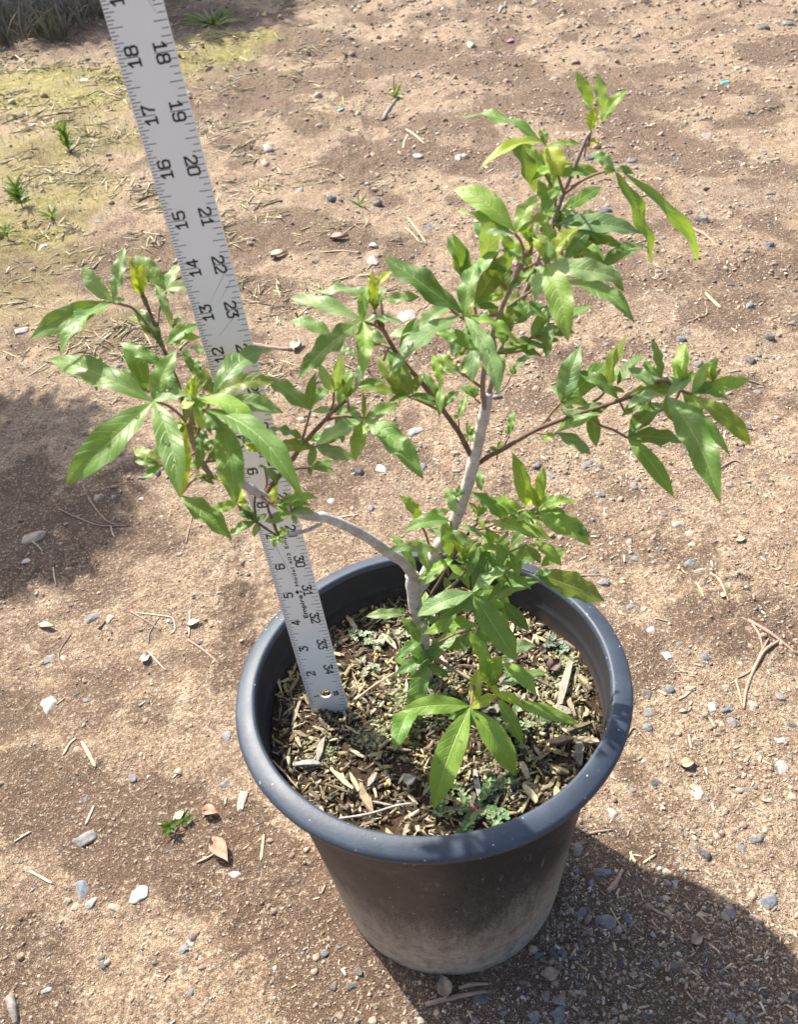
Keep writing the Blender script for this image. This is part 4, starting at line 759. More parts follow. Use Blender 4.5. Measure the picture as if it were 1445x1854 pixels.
GLY = {'0': [[(a, 0), (b, 0), (1, .13), (1, .87), (b, 1), (a, 1), (0, .87), (0, .13), (a, 0)]], '1': [[(.12, .74), (.5, .96), (.55, 1), (.55, 0)], [(.15, 0), (.95, 0)]],
 '2': [[(0, .8), (0, .88), (a, 1), (b, 1), (1, .87), (1, .66), (.85, .52), (.12, .16), (0, 0), (1, 0), (1, .1)]], '3': [[(.02, .86), (.02, 1), (.98, 1), (.42, .6), (.75, .58), (1, .45), (1, .14), (b, 0), (a, 0), (0, .14), (0, .2)]],
 '4': [[(.75, 0), (.75, 1), (.62, 1), (0, .3), (1.05, .3)]], '5': [[(.95, 1), (.08, 1), (.03, .58), (.75, .6), (1, .46), (1, .14), (b, 0), (a, 0), (0, .14)]],
 '6': [[(1, .86), (b, 1), (a, 1), (0, .86), (0, .14), (a, 0), (b, 0), (1, .14), (1, .44), (b, .57), (0, .55)]], '7': [[(0, .86), (0, 1), (1, 1), (.45, .4), (.35, 0)]],
 '8': [[(a, .53), (.03, .66), (.03, .88), (a, 1), (b, 1), (.97, .88), (.97, .66), (b, .53), (a, .53), (0, .4), (0, .13), (a, 0), (b, 0), (1, .13), (1, .4), (b, .53)]]}
GLY['9'] = [[(1 - x, 1 - y) for x, y in GLY['6'][0]]]
def glyph(ch, frame, w, h, sw, V, F):
    for pl in GLY[ch]:
        P = [np.array((x * w, y * h)) for x, y in pl]
        for i in range(len(P) - 1):
            d = unit(P[i + 1] - P[i]); nn = np.array((-d[1], d[0])) * sw / 2; e0 = d * sw * .42
            j = len(V); z = .003 + .0002 * (j % 7)
            V.extend([frame(*(P[i] - e0 - nn), z), frame(*(P[i + 1] + e0 - nn), z), frame(*(P[i + 1] + e0 + nn), z), frame(*(P[i] - e0 + nn), z)]); F.append((j, j + 1, j + 2, j + 3))
DW, DH, SW = .135, .225, .041
def number(txt, side, k, s=1.0):
    V, F = [], []
    for i, ch in enumerate(txt):
        if side == 'L':
            k0 = (k - .035 - DW * s if i == 0 else k + .035) if s == 1 else k - .07 + i * .1
            fr = lambda x, y, z, k0=k0: rp((.405 if s == 1 else .32) - y, k0 + x, z)
        else:
            k0 = (k + .035 + DW * s if i == 0 else k - .035) if s == 1 else k + .09 - i * .1
            fr = lambda x, y, z, k0=k0: rp((RW - .375 if s == 1 else RW - .3) + y, k0 - x, z)
        glyph(ch, fr, DW * s, DH * s, SW * (s if s == 1 else .75), V, F)
    part('number', np.array(V), F, MAT['ink'], stick, RB, smooth=False)
number('1', 'L', 1, .5); number('35', 'R', 1, .5)
for i in range(2, 30):
    number(str(i), 'L', i)
    if 36 - i >= 7: number(str(36 - i), 'R', i)
def words(txt, u, k, size, bold=0.0, track=1.0, k_len=None):
    fc = bpy.data.curves.new('lettering', 'FONT'); fc.body = txt; fc.size = 1.0; fc.space_character = track
    t = bpy.data.objects.new('lettering', fc); COL.objects.link(t); dg = bpy.context.evaluated_depsgraph_get(); me = bpy.data.meshes.new_from_object(t.evaluated_get(dg)); bpy.data.objects.remove(t)
    co = np.empty(len(me.vertices) * 3, np.float32); me.vertices.foreach_get('co', co); co = co.reshape(-1, 3); F0 = [tuple(f.vertices) for f in me.polygons]; mx = co[:, 0].max() + 1e-9
    Vt, Ft = [], []
    for q, (dx, dy) in enumerate(((0, 0), (bold, 0), (-bold, 0), (0, bold), (0, -bold))):      # printed heavy
        Ft += [tuple(i + len(co) * q for i in f) for f in F0]; Vt.append(np.stack([(co[:, 0] / mx) * k_len + dx * size, (co[:, 1] + dy) * size, np.full(len(co), .0004 * q)], -1))
    me = mesh_from('lettering', np.vstack(Vt), Ft, MAT['ink'], smooth=False)
    o = bpy.data.objects.new('lettering', me); COL.objects.link(o); o.parent = stick; ORG[o.name] = RB
    m = Matrix.Identity(4); org = (rp(u, k, .004) - RB) * S
    for i in range(3): m[i][0], m[i][1], m[i][2], m[i][3] = RD[i], -RU[i], RN[i], org[i]
    o.matrix_local = m
words('Empire', .665, 4.02, .175, .035, 1.0, .84); words('Model 403', .655, 5.17, .14, .016, 1.12, 1.14); words('Empire', .655, 6.45, .14, .016, 1.12, .72); words("M'f'g.", .655, 7.75, .14, .016, 1.12, .5); words('Corp.', .655, 8.45, .14, .016, 1.12, .55); words('Mukwonago', .655, 9.25, .14, .016, 1.12, 1.25)
V = [rp(.56, 4.9, .003), rp(.615, 4.98, .003), rp(.56, 5.06, .003), rp(.505, 4.98, .003), rp(.65, 4.93, .003), rp(.69, 4.98, .003), rp(.65, 5.03, .003), rp(.63, 4.98, .003)]; part('emblem', np.array(V), [(0, 1, 2, 3), (4, 5, 6, 7)], MAT['ink'], stick, RB, smooth=False)
for (u0, k0, u1, k1) in ((1.02, 13.95, .42, 13.2), (.98, 13.6, .62, 13.2), (1.0, 12.95, .42, 12.45), (.33, 6.6, .62, 5.15), (.7, 19.2, .95, 18.6)):
    d = unit(rp(u1, k1) - rp(u0, k0)); s_ = np.cross(d, RN) * .006; part('scratch', np.array([rp(u0, k0, .002) - s_, rp(u1, k1, .002) - s_ * .3, rp(u1, k1, .002) + s_ * .3, rp(u0, k0, .002) + s_]), [(0, 1, 2, 3)], MAT['scratch'], stick, RB, smooth=False)

# ------------------------------------------------------------------ the shrub: trunk, branches, leaves of three to five leaflets
BASE = soil_at(771, 1228)
shrub = thing('shrub', BASE, 'young green shrub with palmate leaves and pale grey forked trunk growing in the pot', 'shrub')
CROP = {'F': (0, 0, 1.0), 'A': (30, 420, 2.627), 'B': (480, 420, 3.141), 'C': (800, 120, 2.89), 'D': (860, 580, 2.676), 'E': (640, 820, 2.808)}
def at(cr, x, y, Y):
    ox, oy, s = CROP[cr]; return atY(ox + x / s, oy + y / s, Y)
def stem(name, cr, pts, Y0, Y1, r0, r1, mat, sides=10, bump=0.1):
    """a woody stem through the given spots; its distance runs from Y0 to Y1"""
    n = len(pts); P = [at(cr, x, y, Y0 + (Y1 - Y0) * i / (n - 1)) for i, (x, y) in enumerate(pts)]; R = [(r0 + (r1 - r0) * i / (n - 1)) * (1 if mat == 'bark' else .82) for i in range(n)]
    V, F = tube(P, R, sides, 6, bump, int(pts[0][0])); part(name, V, F, MAT[mat], shrub, P[0]); return P
SY = BASE[1]
stem('trunk', 'F', [(771, 1240), (769, 1200), (763, 1150), (752, 1095), (746, 1040)], SY, SY - .1, .24, .19, 'bark', 14, .08)
stem('branch', 'F', [(748, 1044), (735, 1022), (706, 1002), (672, 978), (632, 955), (590, 938), (548, 932), (500, 912), (462, 890), (425, 868), (392, 850)], SY - .05, -.75, .15, .085, 'bark', 14, .09)
stem('branch', 'F', [(752, 1075), (772, 1040), (795, 990), (818, 955), (838, 905), (853, 855), (866, 800), (878, 745), (884, 712)], SY - .05, 1.05, .19, .13, 'bark', 14, .09)
stem('twig', 'F', [(582, 948), (555, 960), (528, 967), (510, 968)], .12, -.35, .055, .04, 'bark')
stem('stub', 'F', [(745, 1035), (744, 1022), (744, 1008)], SY, SY, .04, .04, 'bark')
stem('twig', 'E', [(545, 262), (530, 250), (520, 225)], 1.1, .9, .05, .03, 'shoot')
# shoots
stem('shoot', 'A', [(925, 1165), (880, 1100), (850, 1040), (815, 940), (775, 750), (735, 650), (700, 560), (650, 430), (597, 290)], -.72, 1.25, .07, .045, 'shoot')
stem('shoot', 'A', [(925, 1165), (880, 1090), (845, 1000), (825, 930), (835, 850), (850, 800)], -.72, -1.9, .075, .045, 'greenshoot')
stem('shoot', 'A', [(1140, 1225), (1130, 1290), (1140, 1380)], -.3, -.7, .045, .03, 'shoot')
stem('shoot', 'A', [(1140, 1380), (1200, 1420), (1238, 1445)], -.7, -.6, .04, .03, 'shoot'); stem('shoot', 'A', [(1245, 1440), (1215, 1370), (1195, 1310), (1200, 1280)], -.6, -.9, .045, .03, 'shoot')
stem('shoot', 'B', [(0, 1490), (70, 1400), (150, 1300), (230, 1190), (340, 1070), (400, 1010), (460, 960)], -.1, -1.3, .075, .045, 'shoot')
stem('shoot', 'B', [(1168, 1265), (1130, 1190), (1090, 1120), (990, 985), (885, 850), (770, 720), (690, 590), (640, 500), (618, 450)], SY, -.9, .085, .045, 'shoot')
stem('shoot', 'F', [(879, 745), (874, 700), (878, 660), (893, 600), (912, 550), (935, 500), (952, 462), (962, 440)], 1.0, .1, .085, .05, 'greyshoot')
stem('shoot', 'F', [(884, 715), (905, 640), (930, 580), (952, 530), (975, 470), (1003, 400), (1021, 350), (1042, 300), (1062, 252), (1071, 238)], 1.1, 2.1, .09, .045, 'greyshoot')
stem('shoot', 'D', [(22, 690), (75, 655), (130, 628), (280, 540), (430, 478), (660, 403), (850, 330), (905, 290), (990, 330)], SY, -.6, .075, .045, 'shoot')
stem('shoot', 'E', [(425, 1045), (490, 1090), (560, 1130), (640, 1170), (690, 1200)], .9, -.9, .075, .05, 'greenshoot')
stem('shoot', 'E', [(345, 850), (400, 790), (450, 720), (530, 650), (590, 570)], SY - .2, .1, .07, .045, 'greenshoot')
stem('shoot', 'E', [(370, 760), (440, 650), (520, 510), (590, 400), (640, 350)], SY, .9, .06, .045, 'shoot')
stem('shoot', 'E', [(590, 400), (700, 370), (800, 320), (870, 290), (940, 290)], .9, .1, .055, .04, 'greenshoot')
stem('shoot', 'E', [(330, 640), (375, 690), (410, 735)], SY, SY + .2, .035, .03, 'petiole')

LC = {'g': (0.12, 0.25, 0.045), 'd': (0.065, 0.165, 0.032), 'p': (0.22, 0.345, 0.13), 'y': (0.4, 0.46, 0.035), 'o': (0.15, 0.205, 0.022), 'b': (0.23, 0.38, 0.05), 'u': (0.15, 0.255, 0.115)}
LR = np.random.default_rng(23)
NL = [0, 0]
def leaflet(parent, B, Tpx, wpx, c, up=0.5, sag=None, Ydir=None):
    d = ray(*Tpx); T0 = CAM + d * (B[1] - CAM[1]) / d[1]
    T1 = CAM + d * (B[2] - CAM[2]) / d[2] if d[2] < -0.05 else T0
    L0 = np.linalg.norm(T0 - B) + .05
    dy = np.clip(0.55 * (T1[1] - B[1]), -.75 * L0, .6 * L0) + LR.uniform(-.15, .15) * L0 if Ydir is None else Ydir * L0
    T = CAM + d * (B[1] + dy - CAM[1]) / d[1]
    if np.hypot(T[0], T[1]) < 5.2:
        zmin = SOILZ + .35
        if T[2] < zmin: T = CAM + d * (zmin - CAM[2]) / d[2]
    L = np.linalg.norm(T - B); a = (T - B) / L; v = unit(CAM - (B + T) / 2)
    n = np.array([0, 0, .8]) + v * up + LR.normal(size=3) * .22; n = n - a * (n @ a)
    if np.linalg.norm(n) < .25: n = v - a * (v @ a)
    n = unit(n)
    if n @ v < 0.18: n = unit(n + v * (0.35 - n @ v)); n = unit(n - a * (n @ a))
    w = np.cross(a, n); s = unit(np.cross(a, v)); fac = max(.85, abs(w @ s)); W = 0.86 * wpx * inch_per_px((B + T) / 2) / fac
    W = min(W, .31 * L + .05) if c != 'y' else W
    sag = LR.uniform(.05, .13) if sag is None else sag
    fold = LR.uniform(.14, .5); nu, nv = 7, 17; V, UV = [], []
    ph0, ph1, wa_, fr = LR.uniform(0, 6.28), LR.uniform(0, 6.28), LR.uniform(.018, .06), LR.uniform(2.0, 3.6); tw = LR.uniform(-.45, .45); side = LR.uniform(-.05, .05); pk = LR.uniform(.86, 1.12)
    for i in range(nv):
        t = i / (nv - 1); tt = t ** pk
        prof = max(0.0, 4 * tt * (1 - tt)) ** .78 * (1 - .4 * max(0, t - .78) / .22) * (.62 + .38 * min(1, t / .22)) + .012
        c_ = B + a * L * t + n * L * sag * 4 * t * (1 - t) - n * L * sag * .6 * max(0, t - .7) + w * L * side * math.sin(math.pi * t)
        an = tw * (t - .3); wt = w * math.cos(an) + n * math.sin(an); nt = n * math.cos(an) - w * math.sin(an)
        for j in range(nu):
            u = -1 + 2 * j / (nu - 1); x = u * W * .5 * prof
            rip = wa_ * L * (math.sin(t * 6.28 * fr + (ph0 if u < 0 else ph1))) * abs(u) ** 1.6 * math.sin(math.pi * t)
            V.append(c_ + wt * x + nt * (fold * abs(x) - fold * .35 * abs(u) * abs(x) * 1.2 + rip)); UV.append((j / (nu - 1), t))
    F = []
    for i in range(nv - 1):
        for j in range(nu - 1): k = i * nu + j; F.append((k, k + nu, k + nu + 1, k + 1))
    V = np.array(V)
    # the upper face looks along n
    f0 = F[(nv // 2) * (nu - 1) + 2]; nn = np.cross(V[f0[1]] - V[f0[0]], V[f0[3]] - V[f0[0]])
    if nn @ n < 0: F = [f[::-1] for f in F]
    cc = np.array(LC[c]) * LR.uniform(.82, 1.2) * LR.uniform(.94, 1.06, 3)
    part('leaflet', V, F, MAT['leaf'], parent, B, tuple(cc), uv=np.array(UV)); NL[1] += 1
    return V
def leaf(cr, hx, hy, Y, pet, lets, up=.5, pmat='petiole', r=.03):
    """a palmate leaf: petiole (from its node to the hub) and leaflets; pet = list of spots, last one the node, with the node's distance"""
    H = at(cr, hx, hy, Y); ox, oy, s = CROP[cr]
    if pet:
        pts, Yn = pet; n = len(pts); P = [H] + [at(cr, x, y, Y + (Yn - Y) * (i + 1) / n) for i, (x, y) in enumerate(pts)]
    else: P = [H, H + np.array([0, .05, -.12]), H + np.array([0, .12, -.3])]
    V, F = tube(P[::-1], [r * 1.25] + [r] * (len(P) - 1), 7, 6); lf = part('leaf', V, F, MAT[pmat], shrub, H); NL[0] += 1
    for e in lets:
        tx, ty, w, c = e[:4]; k = e[4] if len(e) > 4 else {}
        B = at(cr, *k['b'], Y + k.get('dY', 0)) if 'b' in k else H
        if 'b' not in k:      # a short stalk keeps the leaflets apart at the hub
            B = H + np.array([0, LR.uniform(-.03, .03), LR.uniform(-.02, .04)])
        if np.hypot(B[0], B[1]) < 5 and B[2] < SOILZ + .3: B[2] = SOILZ + .3
        V = leaflet(lf, B, (ox + tx / s, oy + ty / s), w / s, c, k.get('up', up), k.get('sag'), k.get('Yd'))
        for (i_, j_, sz) in k.get('drops', ()):
            q = V[i_ * 7 + j_]; Vd, Fd = ICO3; part('water_droplet', q + Vd * np.array([sz, sz, sz * .7]) + np.array([0, 0, sz * .3]), Fd, MAT['drop'], lf, q)
    return lf
def b(x, y, **k): return dict(b=(x, y), **k)
# left branch
leaf('A', 455, 335, .5, ([(500, 345), (560, 370), (640, 470), (690, 545)], .85), [(305, 165, 95, 'p'), (512, 68, 70, 'p'), (60, 505, 120, 'g'), (200, 585, 90, 'g'), (515, 320, 60, 'p')])
leaf('A', 597, 285, 1.2, None, [(548, 130, 55, 'y', {'Yd': .1}), (602, 145, 60, 'y', {'Yd': -.1}), (522, 112, 25, 'y', b(560, 170)), (585, 180, 40, 'o')])
leaf('A', 712, 282, 1.75, ([(685, 340), (672, 400), (668, 445)], 1.05), [(562, 105, 90, 'g'), (790, 150, 120, 'p'), (850, 270, 60, 'p'), (715, 400, 45, 'p', b(660, 250)), (750, 300, 30, 'p')])
leaf('A', 690, 540, .7, None, [(527, 400, 80, 'o'), (540, 350, 60, 'd'), (660, 520, 40, 'o')])
leaf('A', 712, 545, 1.5, ([(712, 580), (705, 610)], .75), [(880, 500, 95, 'b'), (870, 440, 110, 'g'), (795, 395, 75, 'd', b(740, 462)), (890, 585, 75, 'p', b(825, 540)), (660, 250, 45, 'p', b(740, 462))])
leaf('A', 620, 760, .6, ([(700, 740), (768, 745)], .1), [(515, 515, 115, 'd'), (495, 645, 50, 'd'), (715, 690, 105, 'd', b(640, 795)), (340, 605, 60, 'o', b(430, 662)), (470, 755, 80, 'o')])
leaf('A', 650, 810, -1.5, ([(690, 815), (740, 840), (800, 900), (850, 1010)], -.95), [(150, 600, 130, 'g'), (760, 560, 105, 'g'), (228, 1200, 165, 'g', {'drops': ((3, 4, .06), (8, 5, .045), (14, 4, .04))}), (772, 1255, 140, 'g', {'drops': ((3, 3, .045), (8, 4, .06), (11, 3, .045))}), (825, 765, 75, 'p')])
leaf('A', 805, 915, -1.6, ([(815, 950)], -1.2), [(775, 1272, 70, 'y', {'Yd': -.3}), (870, 1060, 45, 'd', b(880, 940)), (880, 1060, 60, 'd', b(940, 985))])
leaf('A', 850, 800, -2.0, None, [(852, 672, 36, 'y', {'Yd': 0}), (780, 840, 60, 'y'), (880, 885, 70, 'b'), (885, 945, 60, 'y'), (795, 790, 40, 'p'), (1150, 945, 110, 'b', {'sag': .14}), (900, 830, 50, 'b')])
leaf('A', 895, 850, -2.2, ([(860, 840)], -1.95), [(1368, 1272, 135, 'g', {'sag': .12}), (1042, 1300, 148, 'g', b(965, 890, sag=.1)), (985, 950, 80, 'd')])
leaf('A', 935, 780, -.9, ([(900, 850), (860, 960), (850, 1030)], -.85), [(1270, 860, 100, 'p', b(1000, 805)), (1220, 548, 155, 'd'), (1240, 710, 85, 'o'), (888, 640, 80, 'o'), (790, 538, 40, 'd', b(858, 690)), (852, 598, 45, 'd', b(868, 700))])
leaf('A', 682, 1112, -.5, ([(760, 1090), (850, 1050)], -.75), [(598, 1172, 80, 'g'), (556, 1035, 85, 'o'), (560, 1090, 90, 'g')])
leaf('A', 780, 1250, -.6, ([(840, 1180), (910, 1160)], -.72), [(1025, 1465, 115, 'g', {'sag': .1}), (940, 1200, 60, 'd', b(830, 1165)), (960, 1180, 50, 'o', b(870, 1140))])
leaf('A', 1050, 1290, -.5, None, [(910, 1328, 60, 'b'), (1075, 1225, 60, 'y'), (1100, 1285, 50, 'y')])
leaf('A', 1140, 1382, -.8, None, [(1050, 1340, 80, 'd'), (1060, 1290, 70, 'd'), (1000, 1448, 80, 'g'), (1130, 1452, 36, 'p'), (1190, 1340, 30, 'g')])
leaf('A', 1235, 1300, -.8, ([(1215, 1290), (1140, 1240)], -.35), [(1432, 1262, 75, 'b'), (1235, 1200, 50, 'y'), (1400, 1300, 60, 'b'), (1300, 1350, 50, 'b')])
leaf('A', 1310, 1340, -.6, ([(1300, 1300), (1270, 1260)], -.2), [(1178, 1378, 65, 'p'), (1420, 1338, 75, 'p'), (1370, 1290, 60, 'd'), (1330, 1390, 40, 'p')])
leaf('A', 1243, 1442, -.5, None, [(1192, 1465, 28, 'g'), (1222, 1502, 30, 'p'), (1268, 1482, 28, 'g'), (1295, 1408, 30, 'b'), (1230, 1400, 30, 'g'), (1290, 1445, 24, 'p')], r=.02)
leaf('A', 1080, 1015, -.3, ([(1000, 1080), (900, 1090)], -.72), [(1240, 960, 60, 'u'), (1160, 1040, 45, 'y'), (1150, 960, 50, 'g'), (1100, 940, 50, 'd')])
leaf('A', 1180, 1120, -.2, ([(1190, 1190), (1180, 1235)], 0), [(1240, 1205, 55, 'd'), (1150, 1110, 40, 'g')])
# the shoot between ruler and trunk
leaf('B', 258, 1020, -.7, ([(235, 1100), (205, 1205)], -.5), [(8, 812, 110, 'g'), (285, 800, 70, 'd', {'Yd': .2}), (540, 1000, 55, 'p'), (370, 870, 75, 'p', b(280, 980))])
leaf('B', 390, 908, -.9, ([(385, 980), (348, 1060)], -.85), [(308, 742, 80, 'p', {'Yd': .1}), (432, 690, 85, 'p', {'Yd': -.1}), (470, 880, 30, 'g')])
leaf('B', 468, 955, -1.3, None, [(438, 828, 36, 'o'), (476, 838, 46, 'y'), (506, 852, 36, 'o'), (690, 855, 55, 'g', b(510, 882)), (570, 730, 125, 'u', b(520, 872))])
leaf('B', 285, 1225, -.8, ([(255, 1215), (200, 1230)], -.5), [(510, 1290, 125, 'u'), (60, 1212, 95, 'o'), (437, 1160, 80, 'd'), (252, 1335, 70, 'g')])
leaf('B', 255, 1345, -.4, ([(200, 1345), (140, 1355)], -.3), [(400, 1318, 40, 'g'), (402, 1365, 42, 'p'), (260, 1385, 40, 'g')])
leaf('B', 560, 1060, -1.0, ([(480, 1055), (420, 1050), (355, 1070)], -.85), [(757, 975, 105, 'g'), (902, 1405, 150, 'g', {'sag': .08}), (510, 1305, 105, 'b'), (290, 1212, 115, 'p'), (556, 900, 32, 'o'), (410, 1005, 60, 'p')])
leaf('B', 555, 510, -1.1, ([(620, 530), (665, 560), (700, 610)], -.6), [(138, 370, 100, 'p'), (577, 300, 75, 'g'), (788, 515, 80, 'p'), (178, 838, 130, 'g'), (556, 815, 112, 'b')])
leaf('B', 610, 640, -.2, ([(660, 640), (720, 660)], -.5), [(138, 500, 95, 'g', b(380, 600)), (690, 615, 60, 'd'), (520, 700, 70, 'u', b(410, 660))])
leaf('B', 620, 450, -1.0, None, [(608, 205, 45, 'y', {'Yd': 0}), (725, 222, 45, 'y', b(625, 330, sag=.2)), (585, 255, 40, 'y'), (655, 300, 46, 'o'), (640, 380, 45, 'o'), (560, 290, 30, 'b')])
leaf('B', 655, 380, -.3, ([(665, 450), (672, 560)], -.6), [(258, 350, 70, 'p'), (885, 370, 68, 'p'), (690, 325, 40, 'p')])
leaf('B', 815, 935, -.4, ([(890, 965), (1000, 1018)], .2), [(635, 706, 140, 'o'), (888, 808, 80, 'o'), (508, 880, 80, 'o'), (980, 955, 50, 'd'), (705, 965, 90, 'o')])
leaf('B', 1130, 480, -.6, ([(1190, 478), (1260, 478), (1330, 470)], .3), [(668, 138, 150, 'd', {'sag': .07}), (700, 822, 175, 'd', {'sag': .08}), (1205, 165, 115, 'g'), (1335, 935, 120, 'p', {'drops': ((5, 3, .04), (8, 3, .045))}), (1440, 622, 70, 'b')])
leaf('B', 1190, 425, .3, ([(1200, 460), (1205, 520)], .6), [(1368, 128, 160, 'o'), (1305, 285, 90, 'u'), (1385, 335, 40, 'b'), (1040, 20, 160, 'g', b(1130, 300)), (1330, 430, 50, 'd')])
leaf('B', 1045, 425, .4, ([(1090, 470), (1180, 520)], .8), [(878, 590, 105, 'p'), (1150, 545, 90, 'u', b(1060, 705)), (1165, 600, 95, 'o', b(1080, 725))])
leaf('B', 1112, 800, .5, ([(1165, 835), (1225, 880)], .9), [(978, 690, 115, 'o'), (1240, 760, 75, 'b'), (980, 800, 70, 'd'), (1180, 690, 60, 'd')])
leaf('B', 990, 985, .6, None, [(900, 788, 75, 'd'), (850, 945, 55, 'd'), (1107, 903, 85, 'd', b(1012, 1002)), (1000, 820, 24, 'o')])
leaf('B', 1195, 950, 1.0, ([(1225, 975)], 1.0), [(1105, 868, 56, 'g'), (1200, 868, 45, 'd'), (1170, 900, 40, 'g'), (1160, 860, 30, 'o')], r=.02)
leaf('B', 1100, 1060, .9, ([(1105, 1120), (1112, 1165)], 1.0), [(1145, 928, 38, 'g'), (1068, 1048, 34, 'g'), (1092, 1030, 26, 'o')], r=.018)
leaf('B', 1158, 1165, .9, ([(1150, 1200), (1150, 1230)], 1.0), [(1155, 1075, 34, 'g'), (1202, 1115, 36, 'd'), (1190, 1195, 30, 'g'), (1105, 1160, 44, 'o')], r=.018)
leaf('B', 1265, 960, .95, None, [(1230, 935, 30, 'o'), (1290, 925, 26, 'o')], r=.02)
# the upper right crown
leaf('C', 780, 345, 2.0, None, [(808, 212, 75, 'y', {'Yd': 0}), (702, 28, 90, 'b', b(790, 220, Yd=.3)), (815, 32, 72, 'p', b(848, 245, Yd=.2)), (972, 122, 80, 'b', b(838, 295, Yd=.1)), (748, 185, 34, 'g', b(775, 230)), (835, 230, 60, 'o')])
leaf('C', 758, 405, 2.0, None, [(835, 415, 36, 'y')], r=.02)
leaf('C', 545, 415, 1.4, ([(585, 500), (612, 580), (636, 655)], 1.75), [(98, 258, 82, 'g', {'sag': .12}), (193, 535, 85, 'y', {'sag': .16}), (515, 322, 60, 'o'), (740, 408, 36, 'b'), (622, 582, 110, 'y'), (600, 600, 50, 'y', b(520, 440))])
leaf('C', 905, 545, 1.2, ([(835, 555), (740, 595), (642, 665)], 1.75), [(1110, 1045, 100, 'g', {'sag': .08, 'Yd': -.1}), (1355, 1028, 66, 'g', b(940, 548, sag=.16, Yd=.12)), (780, 450, 80, 'p'), (850, 535, 60, 'y'), (1005, 560, 50, 'd')])
leaf('C', 600, 690, 1.9, None, [(350, 368, 110, 'd', b(488, 660, dY=-.2, Yd=.1)), (512, 445, 75, 'd', b(560, 615)), (505, 590, 130, 'g', b(560, 770, dY=-.2)), (620, 655, 60, 'u')])
leaf('C', 385, 878, -.2, ([(415, 920), (428, 980), (420, 1060)], .1), [(60, 635, 128, 'b'), (70, 750, 55, 'b'), (503, 668, 98, 'b'), (592, 765, 50, 'y'), (222, 868, 60, 'p')])
leaf('C', 210, 1040, .6, ([(300, 1120), (360, 1190)], .5), [(245, 690, 150, 'p', {'Yd': .1}), (55, 870, 140, 'g', b(140, 1155, Yd=.1)), (320, 858, 130, 'd', b(345, 1065, Yd=.1)), (350, 1075, 40, 'd')])
leaf('C', 605, 820, 1.2, ([(590, 830), (575, 870)], 1.5), [(1048, 870, 115, 'u', {'sag': .12}), (905, 800, 100, 'd'), (955, 940, 60, 'd', b(690, 880)), (880, 870, 90, 'g', b(640, 860))])
leaf('C', 545, 1045, -.4, ([(500, 1028), (465, 1045), (430, 1070)], .2), [(722, 838, 92, 'y'), (488, 1230, 98, 'p'), (662, 1440, 155, 'b', {'sag': .1}), (958, 1112, 120, 'p'), (558, 905, 70, 'g'), (475, 895, 45, 'y', b(535, 1005))])
leaf('C', 650, 1020, .5, ([(600, 1040), (520, 1000)], 1.2), [(785, 850, 140, 'd', {'Yd': .2}), (1072, 930, 125, 'g', b(835, 1055)), (955, 1155, 115, 'o', b(700, 1105)), (1015, 1338, 115, 'g', b(645, 1125, sag=.1))])
leaf('C', 475, 920, .05, None, [(450, 965, 40, 'y'), (480, 850, 50, 'o'), (510, 880, 45, 'b'), (445, 900, 40, 'o')])
leaf('C', 350, 1365, .5, ([(340, 1410)], .6), [(545, 1240, 85, 'd'), (402, 1165, 78, 'o'), (232, 1230, 70, 'o'), (300, 1300, 60, 'g')])
leaf('C', 470, 1420, .7, ([(430, 1440)], .9), [(560, 1258, 115, 'u'), (800, 1248, 80, 'd', b(600, 1390)), (620, 1440, 80, 'o'), (700, 1390, 70, 'd')])
stem('shoot', 'C', [(345, 1260), (410, 1215), (485, 1165)], .5, .7, .045, .03, 'greenshoot')
leaf('F', 900, 640, .4, ([(930, 638), (960, 630)], .9), [(820, 610, 36, 'd'), (960, 620, 44, 'o'), (990, 628, 40, 'd'), (870, 600, 40, 'g'), (850, 655, 36, 'u')])
# right branch
leaf('D', 415, 402, .5, ([(380, 440), (340, 490), (290, 540)], .7), [(512, 125, 125, 'u'), (652, 198, 118, 'g'), (480, 425, 50, 'd')])
leaf('D', 395, 548, .1, ([(350, 550), (300, 545)], .6), [(658, 405, 138, 'g', {'Yd': .1}), (415, 430, 60, 'u', b(470, 470)), (566, 652, 95, 'u'), (325, 580, 45, 'b')])
leaf('D', 640, 332, .6, ([(610, 370), (575, 395)], .45), [(742, 68, 128, 'o', {'Yd': .1}), (818, 160, 90, 'd', b(690, 315)), (730, 348, 30, 'u'), (700, 230, 70, 'g')])
leaf('D', 740, 570, -.3, ([(680, 535), (590, 498), (560, 440)], .1), [(945, 400, 128, 'd'), (1020, 588, 118, 'd'), (968, 856, 90, 'g', {'sag': .15})])
leaf('D', 930, 368, -.9, ([(960, 350), (985, 335)], -.6), [(1192, 880, 158, 'g', {'sag': .09}), (742, 422, 90, 'p'), (1240, 652, 75, 'g'), (980, 502, 80, 'o'), (1052, 268, 110, 'p')])
leaf('D', 905, 288, -.2, ([(890, 310), (850, 330)], -.1), [(742, 230, 85, 'u', b(905, 345)), (858, 85, 58, 'g'), (808, 190, 45, 'g'), (950, 300, 70, 'd')])
leaf('D', 1050, 360, -1.0, ([(1000, 340)], -.6), [(1345, 605, 92, 'o', {'sag': .16}), (1338, 283, 80, 'b'), (1178, 178, 66, 'b'), (1172, 300, 66, 'o'), (1240, 390, 40, 'g'), (1110, 320, 50, 'y')])
leaf('D', 180, 262, .7, ([(150, 320), (118, 352)], .9), [(285, 165, 42, 'u'), (175, 225, 36, 'b'), (200, 240, 30, 'g')], r=.018)
leaf('D', 168, 560, .8, ([(140, 610)], .9), [(188, 438, 40, 'g'), (150, 530, 34, 'g')], r=.018)
leaf('D', 110, 640, .8, None, [(130, 580, 32, 'o'), (72, 612, 38, 'o'), (95, 650, 30, 'g'), (140, 640, 28, 'o')], r=.018)
